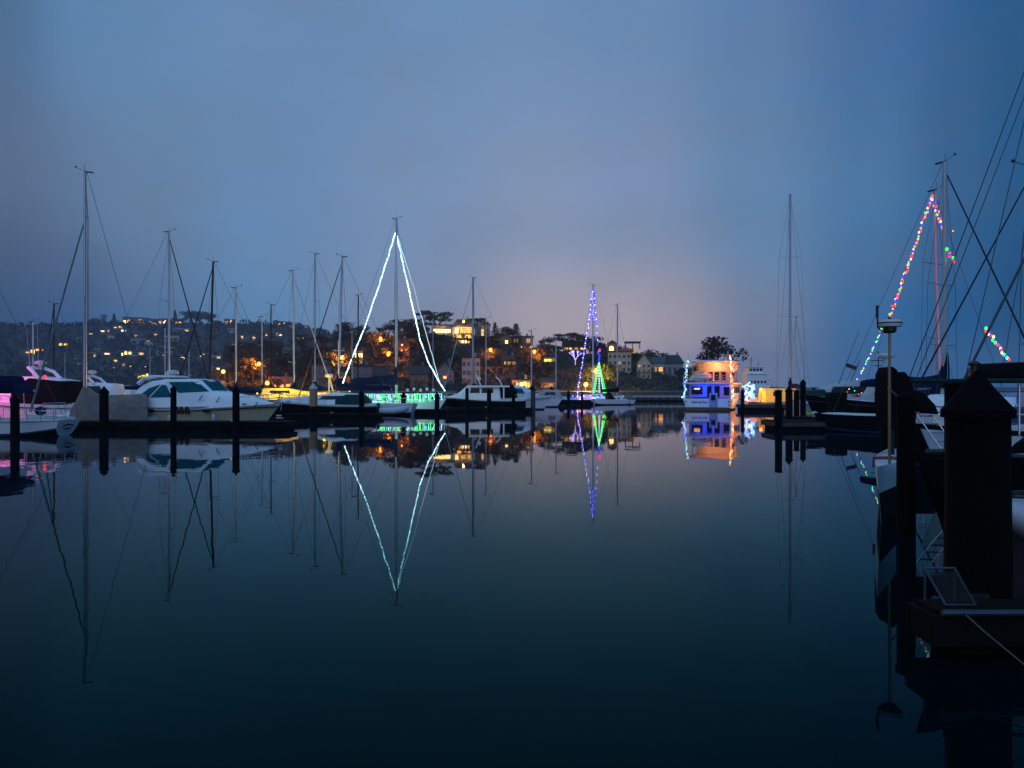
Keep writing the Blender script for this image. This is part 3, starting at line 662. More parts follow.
dock('floating_dock', X(775, 46), X(850, 46), 44.6, 46, .45, 'second finger dock just behind the right middle one')
pile(15, 394, 32.4, .36, 'dark mooring pile at the far left, in front of the white stern')
pile(104, 386, 38.0, .44, 'dark mooring pile in front of the tan boat tent')
pile(173.5, 385, 38.2, .30, 'slim dark pile in front of the cruiser side window')
pile(236, 386, 38.2, .36, 'dark pile in front of the cruiser foredeck')
pile(313.5, 383, 52.7, .52, 'mooring pile with a tan sleeve and white cone cap', 'cap_white', sleeve=.9)
pile(361.5, 390, 52.8, .36, 'dark pile in front of the white rope-lit stern')
pile(403.5, 392, 61.2, .42, 'dark pile before the middle of the green-lit hull')
pile(437, 392, 61.2, .40, 'dark pile before the bow of the green-lit hull')
pile(467, 387, 66.2, .32, 'pile in front of the sedan yacht windshield')
pile(489, 388, 66.2, .40, 'pile in front of the sedan yacht rear cabin door')
pile(513.5, 389, 66.3, .32, 'pile between the sedan yacht and the dark canvas boat')
pile(533, 386, 68.8, .44, 'grey pile at the right end of the sedan yacht dock', mat_='dock_edge')
pile(551.5, 386, 96.6, .42, 'pile left of the blue-lit boat, taller of two')
pile(568.5, 390, 96.6, .38, 'pile in front of the blue-lit hull')
pile(582, 391, 96.6, .3, 'thin pile at the middle of the blue-lit hull')
pile(742.5, 388, 70.2, .32, 'pile with a dark red top beside the lit yacht', 'boot_red')
pile(778.5, 389.5, 38.0, .36, 'square-topped pile at the tip of the right middle dock', cone=.25)
pile(789, 386, 43.6, .40, 'cone-capped pile just right of the square-topped one')
pile(796.5, 389.5, 50, .36, 'blunt pile in the middle of the right pile cluster', cone=.3)
pile(803, 379, 50, .36, 'tallest pile of the right pile cluster')
pile(814, 387.5, 62, .32, 'short pile at the right of the pile cluster', cone=.3)
pile(977.5, 370, 6.98, .54, 'huge near mooring pile with a black cone cap at the right edge', cone=1.0)
pile(906, 391, 11.2, .26, 'dark pile in front of the near white bow', cone=.6)
pile(889, 368, 16.5, .32, 'dark pile wrapped behind the bronze radar pole', cone=.8)
pile(957.5, 382, 9.5, .30, 'dark pile just left of the huge cone-capped one', cone=.2)

MB().box((0, -1.34, .84), (X(692, 124)-X(632, 124), .06, .24)).build('rail_board', 'gelcoat_grey', pier)
for q in range(9): MB().box((-5+q*1.25, -1.3, .75), (.1, .06, .5)).build('rail_post', 'gelcoat_grey', pier)
# ================================================================== BOAT BUILDERS
def hull(L, B, hs, hb, draft=.5, T=.75, rake=.8, flare=.15, top='gelcoat', band='gelcoat', boot='boot_blue', bottom='antifoul', x0=None, bow_p=2., stern_rake=.0, n=16, mid=.38, lift=0., boot2=False):
    """returns MB for the hull shell, the beam function and the sheer function; stern at x0, bow at x0+L"""
    x0 = -L/2 if x0 is None else x0
    def bw(s): return B/2*((T+(1-T)*math.sin(math.pi/2*s/mid)) if s < mid else max(.012, 1-((s-mid)/(1-mid))**bow_p))
    def sh(s): return hs+(hb-hs)*(s**1.6)-.08*math.sin(math.pi*s)*(hb)
    rings = []
    for i in range(n+1):
        s = i/n; s = 1-(1-s)**1.25 if s > .5 else s
        b, h = bw(s), sh(s); fl = 1-flare*s*s
        kd = draft*(1-s**4)*(.35+.65*math.sin(math.pi*min(1, .25+s*.75)))
        prof = [(0, -kd), (.55*b*fl, -kd*.65), (.86*b*fl, .03), (.885*b*fl, .14), (.93*b*(1-flare*.6*s*s), h*.55), (.975*b, h*.86), (b, h)]
        pts = []
        for y, z in prof:
            x = x0+s*L*(1-rake/L*1.0)+rake*s**5*max(0, min(1.15, (z+.25)/(h+.25)))-stern_rake*(1-s)**6*(z/h)
            z += lift*(1-min(1, s/.3))**2*(1-max(0, z)/h)
            pts.append((x, y, z))
        rings.append(pts+[(x_, -y_, z_) for x_, y_, z_ in pts[-1:0:-1]])
    # ring order: keel, port up to sheer, starboard from sheer down
    mb = MB(); np_ = len(rings[0]); row = []
    for k in range(np_):
        kk = k if k <= 6 else np_-1-k
        row.append({0: 3, 1: 3, 2: 2, 3: 2 if boot2 else 0, 4: 0, 5: 1}.get(kk if k < 6 else (np_-1-k), 0))
    row[6] = 1
    mb.loft(rings, True, True, 0, row)
    # drop the strip between the two sheers (index 6): open top closed by the deck part
    keep = [i for i, f in enumerate(mb.f) if not (len(f) == 4 and (f[0] % np_ == 6 and f[1] % np_ == 7))]
    mb.f = [mb.f[i] for i in keep]; mb.m = [mb.m[i] for i in keep]
    xs = lambda s: x0+s*L*(1-rake/L)+rake*s**5*min(1.15, (sh(s)+.25)/(sh(s)+.25))
    return mb, bw, sh, xs, [top, band, boot, bottom]
def deck_mb(bw, sh, xs, n=16, drop=.05, camber=.06):
    vs = []; fs = []
    for i in range(n+1):
        s = i/n; b = bw(s)*.975; z = sh(s)-drop; x = xs(s)-.03*s
        vs += [(x, -b, z), (x, -b*.4, z+camber*b), (x, b*.4, z+camber*b), (x, b, z)]
    for i in range(n):
        for k in range(3): a = i*4+k; fs.append((a, a+1, a+5, a+4))
    return MB().add(vs, fs)
def cabin(top, zb, wf, tumble=.82, n=22):
    """loft along x; top [(x, z)], zb(x) base height, wf(x) half width at base; returns MB and side(x, z)"""
    xa, xb = top[0][0], top[-1][0]; xs = sorted(set([xa+(xb-xa)*i/n for i in range(n+1)]+[p[0] for p in top])); rings = []
    for x in xs:
        z1, z0, w = interp(top, x), zb(x), wf(x); h = max(.02, z1-z0)
        half = [(w, z0), (w*(1-(1-tumble)*.5), z0+h*.5), (w*tumble, z0+h*.9), (w*tumble*.9, z0+h)]
        rings.append([(x, y, z) for y, z in half]+[(x, 0, z0+h*1.02)]+[(x, -y, z) for y, z in half[::-1]])
    mb = MB().loft(rings, True, True)
    def side(x, z):
        z1, z0, w = interp(top, x), zb(x), wf(x); t = max(0, min(1, (z-z0)/max(.02, z1-z0)))
        return w*interp([(0, 1), (.5, 1-(1-tumble)*.5), (.9, tumble), (1, tumble*.9)], t)
    return mb, side
def side_panel(poly, side, sgn, th=.012, sub=7):
    """window lying on a cabin side: poly as (x,z) quad bl,br,tr,tl"""
    bl, br, tr, tl = poly; vs = []; fs = []
    for i in range(sub+1):
        for j in range(4):
            a, b = i/sub, j/3
            x = (bl[0]*(1-a)+br[0]*a)*(1-b)+(tl[0]*(1-a)+tr[0]*a)*b; z = (bl[1]*(1-a)+br[1]*a)*(1-b)+(tl[1]*(1-a)+tr[1]*a)*b
            vs.append((x, sgn*(side(x, z)+th), z))
    for i in range(sub):
        for j in range(3): q = i*4+j; fs.append((q, q+4, q+5, q+1))
    return MB().add(vs, fs)
def top_panel(top, wf, xa, xb, frac=.7, tumble=.82, th=.02, sub=6):
    vs = []
    for i in range(sub+1):
        x = xa+(xb-xa)*i/sub; w = wf(x)*tumble*.9*frac; z = interp(top, x)+th
        vs += [(x, -w, z), (x, 0, z+.015), (x, w, z)]
    return MB().add(vs, [(i*3+k, i*3+k+1, i*3+k+4, i*3+k+3) for i in range(sub) for k in range(2)])
def rail(bw, sh, xs, s0, s1, h=.55, n=7, root=None, inset=.92, name='bow_rail'):
    for sg in (-1, 1):
        mb = MB(); pts = []
        for i in range(n+1):
            s = s0+(s1-s0)*i/n; p = Vector((xs(s)-.05, sg*bw(s)*inset, sh(s))); q = p+Vector((.06, 0, h*(.75+.25*i/n)))
            mb.tube(p, q, .018, seg=5); pts.append(q)
        mb.path(pts, .020, 5); mb.path([p-Vector((0, 0, h*.45)) for p in pts], .008, 4); mb.build(name, 'steel', root)
def fenders(root, pts, r=.13, L=.55):
    for p in pts:
        MB().lathe([(.02, -L/2), (r*.8, -L/2+.06), (r, -L*.3), (r, L*.3), (r*.8, L/2-.06), (.03, L/2)], p, 8).tube((p[0], p[1], p[2]+L/2), (p[0], p[1]*.96, p[2]+L/2+.5), .01, seg=4).build('fender', 'fender', root, True)
def sailboat(px, Y, ytop, heading, L, label, hullm='gelcoat', cover='canvas_navy', mastm='alu', fore='furl_white', fore_r=.05, fore_x=None, fore_foot=None, boom=True, nsp=2, back=True, boot='boot_blue', sp_y=None, mr=None, group='sailing boats in the marina', lean=0., covh=.34, rail_=True, dodger=None, extra=None, band=None, fore_frac=.96, boom_z=1.75, name='sailboat', hs=None, B=None, T=.72, lift=.15):
    H = Z(ytop, Y); root = empty(name, (X(px, Y), Y, 0), R(heading), label, 'sailboat', group); B = B or L*.30
    hs = hs or L*.085
    hm_, bw, sh, xs, mm = hull(L, B, hs, L*.115, L*.05, T, L*.09, .12, hullm, band or hullm, boot, x0=-L*.56, stern_rake=L*.02, lift=lift)
    hm_.build('hull', mm, root, True); deck_mb(bw, sh, xs).build('deck', 'deck_white', root)
    ct = [(-L*.18, sh(.4)+.02), (-L*.17, sh(.4)+.36), (L*.06, sh(.6)+.32), (L*.22, sh(.75)+.04)]
    cb, side = cabin(ct, lambda x: sh((x+.56*L)/L)-.1, lambda x: B*.30*interp([(-L*.2, 1), (0, .95), (L*.24, .5)], x), .88)
    cbo = cb.build('cabin', hullm if hullm.startswith('gel') else 'gelcoat', root, True)
    for sg in (1, -1):
        for xa in (-L*.13, -L*.03): side_panel([(xa, sh(.5)+.08), (xa+L*.07, sh(.5)+.08), (xa+L*.065, sh(.5)+.22), (xa+.02, sh(.5)+.22)], side, sg).build('window', 'glass_dark', cbo)
    zc = sh(.6)+.2; mr = mr or max(.065, H*.0062)
    mast = MB().path([(0, 0, zc-.3), (lean*.5, 0, H*.5), (lean, 0, H)], mr, 8, r2=mr*.8).build('mast', mastm, root, True)
    mh = MB().tube((lean, 0, H), (lean+.02, 0, H+.38), .012, seg=4).tube((lean, 0, H+.03), (lean+.42, 0, H+.22), .012, seg=4).ball((lean+.45, 0, H+.24), .055, 6).box((lean-.2, 0, H+.02), (.45, .1, .06)); mh.build('masthead', 'alu_dark', mast)
    sps = sp_y or [1-(k+1)/(nsp+1)*.92 for k in range(nsp)][::-1]
    tips = []
    for fz in sps:
        z = H*fz; hw = B*.40*(1.05-.35*fz)
        tips.append((fz, hw))
        for sg in (1, -1):
            MB().tube((lean*fz, 0, z), (lean*fz-.15, sg*hw, z+.08), .032, .02, seg=5).build('spreader', mastm, root)
    for sg in (1, -1):
        pts = [(-.12, sg*B*.42, sh(.55))]+[(lean*f-.15, sg*w, H*f+.08) for f, w in sorted(tips)]+[(lean, 0, H-.1)]
        MB().path(pts, .011, 4).build('shroud', 'wire', root)
        if len(pts) > 2: MB().path([(.1, sg*B*.40, sh(.55)), (0, 0, H*sorted(tips)[0][0]-.1)], .009, 4).build('shroud', 'wire', root)
    xf = L*.42 if fore_x is None else fore_x; ff = (xf, 0, sh(.97)+.05) if fore_foot is None else fore_foot
    a, b_ = Vector(ff), Vector((lean+.05, 0, H*fore_frac))
    if fore: MB().path([a, a+(b_-a)*.03, a+(b_-a)*.06, a+(b_-a)*.5, a+(b_-a)*.93, b_], fore_r, 6, r2=fore_r*.45).build('furled_jib', fore, root)
    else: MB().tube(a, b_, .012, seg=4).build('forestay', 'wire', root)
    if back: MB().path([(-L*.55, 0, sh(0)+.1), (lean-.1, 0, H)], .011, 4).build('backstay', 'wire', root)
    if boom:
        bl = L*.40; zb = zc+boom_z-.9
        bo = MB().path([(0, 0, zb), (-bl, 0, zb+.06)], .07, 8).build('boom', mastm, root)
        if cover:
            rings = []
            for i in range(11):
                t = i/10; x = .12-t*(bl+.1); h = covh*(1-.55*t)+(.75*covh*3 if t < .04 else 0)*(1-t/.04) if t < .04 else covh*(1-.5*t)+.04*math.sin(t*17)
                w = .14*(1-.4*t)+.02; zz = zb+.06*t
                rings.append([(x, w, zz-.1), (x, w*1.1, zz+h*.35), (x, w*.5, zz+h*.85), (x, 0, zz+h), (x, -w*.5, zz+h*.85), (x, -w*1.1, zz+h*.35), (x, -w, zz-.1)])
            MB().loft(rings, True, True).build('sail_cover', cover, bo, True)
    if dodger:
        dt = [(-L*.27, sh(.35)+.75), (-L*.2, sh(.35)+.95), (-L*.1, sh(.4)+.35)]
        d_, ds = cabin(dt, lambda x: sh(.4)-.05, lambda x: B*.33, .75, 8); d_.build('dodger', dodger, root, True)
    if rail_:
        rail(bw, sh, xs, .72, .99, .55, 4, root, .9); rail(bw, sh, xs, .01, .2, .55, 3, root, .9, 'stern_rail')
        lm = MB()
        for sg in (1, -1):
            lm.path([(xs(s), sg*bw(s)*.92, sh(s)+.5) for s in (.2, .35, .5, .65, .72)], .006, 4)
            for s in (.32, .45, .58): lm.tube((xs(s), sg*bw(s)*.92, sh(s)-.02), (xs(s), sg*bw(s)*.92, sh(s)+.52), .012, seg=4)
        lm.build('lifelines', 'steel', root)
    if extra: extra(root, dict(bw=bw, sh=sh, xs=xs, H=H, B=B, L=L, lean=lean, zc=zc))
    return root
def motorboat(px, Y, heading, L, B, label, hs, hb, top, glass, category='motor boat', hullm='gelcoat', band='gelcoat', boot='boot_blue', wfrac=.40, tumble=.8, port=(), shield=None, gl='glass_dark', arch=None, radar=None, canvas=None, group='motor boats in the marina', name='motor_boat', rail_s=(.5, .99), cab='gelcoat', rake=None, aerials=(), extra=None, flare=.3, frontw=.3):
    root = empty(name, (X(px, Y), Y, 0), R(heading), label, category, group)
    hm_, bw, sh, xs, mm = hull(L, B, hs, hb, .4, .9, rake or L*.12, flare, hullm, band, boot, bow_p=2.2)
    hm_.build('hull', mm, root, True); deck_mb(bw, sh, xs, drop=.03, camber=.1).build('deck', 'deck_white', root, True)
    S = lambda x: max(0, min(1, (x+L/2)/L))
    wf = lambda x: B*wfrac*interp([(top[0][0], 1), (top[0][0]+.62*(top[-1][0]-top[0][0]), .97), (top[-1][0], frontw)], x)
    zb = lambda x: min(sh(S(x))-.08, interp(top, x)-.03)
    cb, side = cabin(top, zb, wf, tumble); c = cb.build('cabin', cab, root, True)
    for sg in (1, -1):
        for g in glass: side_panel(g, side, sg).build('window', gl, c)
    if shield: top_panel(top, wf, shield[0], shield[1], .92, tumble).build('windshield', gl, c)
    for p in port:
        for sg in (1, -1):
            s = S(p[0]); hh = sh(s); fy = interp([(0, .885*(1-flare*s*s)), (.55, .93*(1-flare*.6*s*s)), (.86, .975), (1, 1)], p[1]/hh)*bw(s)
            MB().box((p[0], sg*(fy+.0), p[1]), (p[2], .22, p[3]), 0).build('porthole', 'glass_dark', root, bevel=min(p[2], p[3])*.2)
    if arch:
        xa, xb, z0, z1, th = arch; w = wf(xa)*tumble
        pts = [(xa, w, z0), ((xa+xb)/2, w*.97, z0+(z1-z0)*.7), (xb, w*.7, z1), (xb, -w*.7, z1), ((xa+xb)/2, -w*.97, z0+(z1-z0)*.7), (xa, -w, z0)]
        MB().path(pts, th, 6).build('radar_arch', cab, root, True)
    if radar:
        for x, y, z, r in radar: MB().lathe([(r*.3, -.28), (r*.3, -.05), (r*.95, 0), (r, .08), (r*.9, .2), (r*.2, .25)], (x, y, z), 12).build('radar_dome', 'white_plastic', root, True)
    for x, z0, z1, dx in aerials: MB().tube((x, .3, z0), (x+dx, .3, z1), .018, .008, seg=4).build('aerial', 'white_plastic', root)
    if canvas:
        ct, wfk, cm = canvas; d_, ds = cabin(ct, lambda x: sh(S(x))-.05, lambda x: B*wfk, .85, 10); d_.build('canvas_cover', cm, root, True)
    for sg in (1, -1):
        MB().path([(xs(i/14), sg*(bw(i/14)*.965+.01), sh(i/14)*.80) for i in range(15)], .028, 5).build('rub_rail', 'black_plastic', root)
    MB().box((top[-1][0]-.15*L/8, 0, interp(top, top[-1][0]-.15*L/8)+.07), (.5, .5, .06)).build('deck_hatch', 'glass_dark', root, bevel=.02)
    for sx in (-.42, .28):
        for sg in (1, -1):
            q = S(sx*L); MB().box((sx*L, sg*bw(q)*.9, sh(q)+.06), (.3, .06, .05)).box((sx*L, sg*bw(q)*.9, sh(q)+.02), (.08, .05, .08)).build('cleat', 'steel', root)
    if rail_s: rail(bw, sh, xs, rail_s[0], rail_s[1], .5, 6, root, .93)
    fenders(root, [(-L*.2, -bw(.3)*1.02, hs*.35), (L*.1, -bw(.6)*1.0, hs*.4)], .11, .5)
    if extra: extra(root, dict(bw=bw, sh=sh, xs=xs, B=B, L=L, side=side, S=S, wf=wf))
    return root

# ================================================================== LIGHTS
BULB = {}
def bulb_mesh(color, r):
    k = (color, round(r, 3))
    if k not in BULB:
        o = MB().ball((0, 0, 0), r, 6, sz=1.2).build('bulb', color); BULB[k] = o.data; bpy.data.objects.remove(o)
    return BULB[k]
def light_string(label, pts, spacing, r, colors, group='strings of coloured lights', sag=0, jitter=.03, name='light_string', skip=None, seed=1):
    rr = random.Random(seed); pts = [Vector(p) for p in pts]
    if sag:
        a, b = pts[0], pts[-1]; pts = [a+(b-a)*(i/12)-Vector((0, 0, sag*4*(i/12)*(1-i/12))) for i in range(13)]
    root = MB().path([p-pts[0] for p in pts], .012, 4).build(name, 'black_plastic', loc=pts[0]); tag(root, label, 'string lights', group)
    d = 0; k = 0
    for a, b in zip(pts, pts[1:]):
        Ls = (b-a).length
        while d < Ls and k < 100:
            p = a+(b-a)*(d/Ls)+Vector((rr.uniform(-1, 1), rr.uniform(-1, 1), rr.uniform(-1, 1)))*jitter
            if not (skip and skip(p)):
                o = bpy.data.objects.new('bulb', bulb_mesh(rr.choice(colors) if not isinstance(colors, list) else colors[k % len(colors)], r)); COL.objects.link(o); o.parent = root; o.location = p-pts[0]
            d += spacing*rr.uniform(.85, 1.15); k += 1
        d -= Ls
    return root
def rope_light(label, pts, r, m, wig=.03, name='rope_light', group='rope lights on the rigging', seed=1):
    rr = random.Random(seed); pts = [Vector(p) for p in pts]; out_ = []
    for a, b in zip(pts, pts[1:]):
        n = max(2, int((b-a).length/.45))
        for i in range(n): out_.append(a+(b-a)*(i/n)+Vector((rr.uniform(-1, 1), rr.uniform(-1, 1), rr.uniform(-1, 1)))*wig)
    out_.append(pts[-1]); o = MB().path([p-pts[0] for p in out_], r, 5).build(name, m, loc=pts[0])
    return tag(o, label, 'rope light', group)
# ================================================================== LEFT GROUP
# --- tan-tented sailboat
def tan_extra(root, q):
    L, sh = q['L'], q['sh']; k = 41/F; rings = []
    # canvas tent hung from the mast over the boom; local -x runs to the right in the picture
    for i in range(13):
        t = i/12; x = .75-t*3.9
        zt = interp([(0, .9), (.10, 1.6), (.19, 2.6), (.25, 2.2), (.34, 1.9), (.45, 1.80), (.7, 1.82), (1, 1.86)], t)+.02*math.sin(t*30); zb = .38-.05*math.sin(t*9); w = interp([(0, .5), (.2, 1.2), (.6, 1.4), (1, 1.35)], t)
        rings.append([(x, w, zb), (x, w*.86, zb+(zt-zb)*.5), (x, w*.45, zb+(zt-zb)*.93), (x, 0, zt), (x, -w*.45, zb+(zt-zb)*.93), (x, -w*.86, zb+(zt-zb)*.45), (x, -w, zb)])
    MB().loft(rings, True, True).build('boat_tent', 'canvas_tan', root, True)
sailboat(85, 42.3, 172, 208, 6.4, 'sailboat under a tan boat tent with a tall grey mast at far left', mastm='alu', fore='furl_grey', fore_r=.085, fore_foot=(2.6, .15, .9), fore_frac=.80, sp_y=[.575, .815], mr=.10, boom=False, extra=tan_extra, rail_=False)
# --- white stern with lettering, hull leaving the frame on the left
def stern_extra(root, q):
    L, B, sh, xs = q['L'], q['B'], q['sh'], q['xs']; r = random.Random(4)
    mk = MB(); x = -L*.5-.02
    # two short lines of dark transom lettering too worn to read
    for row, (zz, w, n, cur, hh) in enumerate(((.52, .80, 12, .08, .075), (.34, .52, 9, .02, .06))):
        for i in range(n):
            y = (i/(n-1)-.5)*w*.95; z = zz-cur*(2*y/w)**2
            mk.box((-L*.56-L*.02*(z/.9)-.03, y, z), (.02, w/n*.72, hh*r.uniform(.6, 1.)))
    mk.build('transom_lettering', 'navy_hull', root)
    MB().path([(-L*.5, -.8, 1.0), (-L*.5, -.8, 1.5), (-L*.5, .8, 1.5), (-L*.5, .8, 1.0)], .02, 5).build('pushpit', 'steel', root)
    MB().ball((-L*.40, -.45, 1.12), .24, 9, sz=.9).build('outboard_cover', 'canvas_navy', root, True)
    d, _ = cabin([(-L*.30, 2.35), (-L*.28, 2.75), (-L*.12, 2.8), (-L*.08, 2.4)], lambda x: 2.05, lambda x: 1.2, .75, 8); d.build('bimini', 'canvas_navy', root, True)
    for sx in (-L*.27, -L*.13):
        for sy in (1, -1): MB().tube((sx, sy*1.1, .9), (sx, sy*1.0, 2.4), .02, seg=5).build('bimini_pole', 'steel', root)
sailboat(-45, 34.6, 206, 178, 9.4, 'white sailboat at the far left showing its lettered stern', cover='canvas_navy', hullm='gelcoat', band='gelcoat_cream', fore=None, extra=stern_extra, mr=.09, boom_z=1.9, covh=.5, B=2.7, T=.62, lift=.30, hs=.74)
# --- pink lit motor yacht behind
def pink_extra(root, q):
    lamp((1.2, 3.1, 3.4), (1, .08, .50), 260, root, .1, 'deck_light'); lamp((3.6, 2.9, 2.4), (1, .08, .50), 260, root, .1, 'deck_light')
    MB().box((1.6, 1.2, 3.02), (.3, .12, .14)).build('flood_lamp', 'led_magenta', root)
    MB().ball((-2.0, 1.0, 2.95), .10).build('red_lamp', 'led_red', root)
k = 50/F
motorboat(28, 50, 174, 9.6, 3.2, 'white motor cruiser lit magenta with a black cockpit canvas', 1.15, 1.7, [(-3.4, 1.5), (-3.1, 2.7), (-1.2, 2.95), (1.2, 2.95), (2.0, 2.7), (3.9, 1.75)], [[(-.2, 1.95), (1.5, 1.95), (1.5, 2.6), (.1, 2.6)]], shield=(2.0, 3.6), arch=(-1.6, -.6, 2.8, 3.55, .12), radar=[(-.9, 0, 3.8, .35)], canvas=([(-3.8, 1.6), (-3.4, 2.62), (-.9, 2.85), (.2, 2.2)], .43, 'canvas_black'), aerials=((-1, 3.5, 7.2, .1), (-.4, 3.5, 6.3, .3)), extra=pink_extra)
# --- white boats behind the tan tent
motorboat(78, 56, 185, 9, 3.0, 'white hardtop cruiser half hidden behind the tan boat tent', 1.2, 1.6, [(-3.2, 1.4), (-2.9, 2.5), (-.6, 2.65), (1.2, 2.5), (3.4, 1.65)], [[(-2.3, 1.75), (.6, 1.75), (.8, 2.3), (-2.0, 2.35)]], shield=(1.2, 3.), arch=(-1.6, -.8, 2.5, 3.1, .1), radar=[(-1.0, 0, 3.3, .3)])
motorboat(111, 66, 170, 8, 2.8, 'small pale cabin boat behind the right end of the tan tent', 1.0, 1.4, [(-2.8, 1.3), (-2.6, 2.3), (-.6, 2.45), (1., 2.3), (3.0, 1.5)], [[(-2., 1.6), (.6, 1.6), (.8, 2.1), (-1.8, 2.15)]], shield=(1., 2.6))
# --- the white express cruiser
Yc = 44.5; kc = Yc/F; q_ = lambda px, py: ((px-212)*kc, Z(py, Yc))
def cruiser_extra(root, q):
    sh, S, bw = q['sh'], q['S'], q['bw']
    # raised white deck moulding line and rub rail
    for sg in (1, -1):
        MB().path([(q['xs'](s), sg*(bw(s)*1.005), sh(s)-.02) for s in [i/12 for i in range(13)]], .045, 6).build('rub_rail', 'gelcoat_grey', root)
        MB().path([q_(187, 393)[:1]+(sg*(q['side'](*q_(187, 393))+.03),)+q_(187, 393)[1:], (q_(176, 382)[0], sg*(q['side'](*q_(176, 382))+.03), q_(176, 382)[1])], .05, 5).build('window_pillar', 'gelcoat', root)
    MB().path([(q['xs'](.985), 0, sh(1)+.02), (q['xs'](.985)+.25, 0, sh(1)-.02)], .05, 6).path([(q['xs'](.985)+.2, 0, sh(1)-.05), (q['xs'](.985)+.15, 0, sh(1)-.5)], .03, 5).build('anchor', 'steel', root)
    for px_, py_ in ((213, 394.5), (230, 396), (247, 398.5), (264, 401)):
        x_, z_ = q_(px_, py_); y_ = -q['side'](x_, z_-.25)-.05
        MB().tube((x_+.08, y_, z_-.02), (x_-.10, y_-.05, z_-.34), .022, seg=5).build('stanchion', 'black_plastic', root)
    MB().box((-4.45, 0, .28), (.8, 2.6, .12)).build('swim_platform', 'gelcoat', root, bevel=.03)
    MB().box((q_(168, 377)[0], 0, q_(168, 376.5)[1]), (1.3, 1.5, .1)).build('arch_deck', 'gelcoat', root, bevel=.03)
    MB().box((q_(162, 374)[0], .5, q_(168, 373.5)[1]), (.5, .3, .2)).build('horn_box', 'white_plastic', root, bevel=.03)
    MB().path([(q_(194, 382)[0], -1.0, q_(194, 382)[1]), (q_(206, 391)[0], -.9, q_(206, 391)[1]+.05)], .02, 4).build('wiper', 'black_plastic', root)
top = [q_(140.5, 394), q_(145, 388.5), q_(151, 384.5), q_(160, 381), q_(175, 379.4), q_(204, 379.4), q_(211, 381), q_(222, 391.5), q_(240, 394.5), q_(262, 398.5), q_(279, 402.5)]
gl = [[q_(147, 396.5), q_(158, 397.5), q_(170, 384.5), q_(158, 388.)], [q_(159.5, 397.5), q_(183, 397), q_(176, 385.5), q_(171.5, 384.5)], [q_(189, 392.8), q_(220, 391.4), q_(208, 381.8), q_(177.5, 382)]]
po = [(q_(px_+10, 0)[0], .92 if w_ < .3 or h_ > .3 else .88, w_, h_) for px_, w_, h_ in ((180.5, .20, .42), (185.2, .18, .42), (190.6, .22, .42), (209.5, .36, .17), (154, .30, .15))]
motorboat(212, Yc, -7, 8.75, 3.1, 'large white express cruiser with teal windshield and three upright portholes', 1.12, 1.38, top, gl, 'motor cruiser', 'gelcoat_cream', 'gelcoat', 'boot_blue', .455, .84, po, (q_(208.5, 0)[0], q_(221.5, 0)[0]), 'glass_teal', (q_(146, 0)[0], q_(157, 0)[0], Z(384, Yc), Z(377, Yc), .13), [(q_(170, 0)[0], 0, Z(374, Yc), .34)], extra=cruiser_extra, rail_s=(.60, .99), rake=1.3, name='motor_cruiser', frontw=.22, flare=.2)

# ================================================================== MAST FOREST, LEFT AND MIDDLE
sailboat(169, 59, 232, 0, 12, 'sailboat with a tall grey mast and dark furled jib behind the cruiser roof', fore='furl_dark', fore_r=.07, mr=.10, hullm='gelcoat', fore_x=3.5, sp_y=[.37, .62])
sailboat(165, 74, 328, 0, 7, 'small sailboat with a short pale mast behind the cruiser arch', fore=None, mastm='mast_white')
sailboat(209, 61, 262, 178, 11, 'black-masted sailboat behind the cruiser windshield', fore='furl_dark', fore_r=.07, mastm='alu_dark', mr=.105, fore_x=3.0, lean=-.35, nsp=1, hullm='navy_hull')
sailboat(236, 64, 288, 10, 9.5, 'sailboat with a single slim white mast right of the cruiser roof', fore=None, mastm='mast_white', mr=.085, nsp=1)
sailboat(262, 72, 317, 0, 8, 'small sailboat with a pale mast beside the amber street lamp', fore=None, mastm='mast_white', mr=.08)
sailboat(271, 76, 305, 175, 9, 'dark-masted sailboat left of the yellow-lit boat', fore=None, mastm='alu_dark', mr=.07)
sailboat(294.5, 67, 271, 0, 10.5, 'sailboat with a white mast and furled jib slanting right, left of the tan-sleeved pile', fore='furl_white', fore_r=.075, mastm='mast_white', mr=.09, fore_x=3.7, lean=-.15, sp_y=[.35, .6])
sailboat(315, 74, 254, 180, 11.5, 'tall grey-masted sailboat directly behind the tan-sleeved pile', fore=None, mr=.085, fore_x=3., sp_y=[.4, .7])
sailboat(338, 61, 257, 178, 11, 'sailboat with a slanting white mast and dark jib left of the rope-lit one', fore='furl_dark', fore_r=.06, mastm='mast_white', mr=.10, lean=-.35, fore_x=3.3, sp_y=[.26, .62], cover='canvas_navy', covh=.55)
sailboat(357.5, 88, 295, 0, 10, 'far dark-masted sailboat behind the left rope light', fore=None, mastm='alu_dark', mr=.085, lean=.1)
sailboat(433, 92, 318, 0, 8, 'far pale-masted sailboat behind the right rope light', fore=None, mastm='alu', mr=.06, boom=False)
sailboat(473, 84, 278, 180, 11.5, 'tall grey-masted sailboat behind the sedan yacht', fore='furl_white', fore_r=.06, mr=.13, fore_x=3.5, sp_y=[.42, .7], hullm='navy_hull')
sailboat(486, 88, 319, 0, 8.5, 'sailboat with a short grey mast right of the tall one behind the sedan yacht', fore=None, mastm='mast_white', mr=.07, nsp=1)
sailboat(531.5, 86, 331, 0, 8, 'sailboat with a short white mast beside the grey pile', fore=None, mastm='mast_white', mr=.08, nsp=1)
sailboat(556, 98, 336, 180, 8, 'dark-hulled sailboat with a bare white mast left of the blue-lit boat', fore=None, mastm='mast_white', mr=.08, nsp=1, hullm='navy_hull', boom=False)
sailboat(33, 66, 322, 0, 8, 'sailboat with a slim white mast behind the pink-lit boat', fore=None, mastm='mast_white', mr=.08, nsp=1)
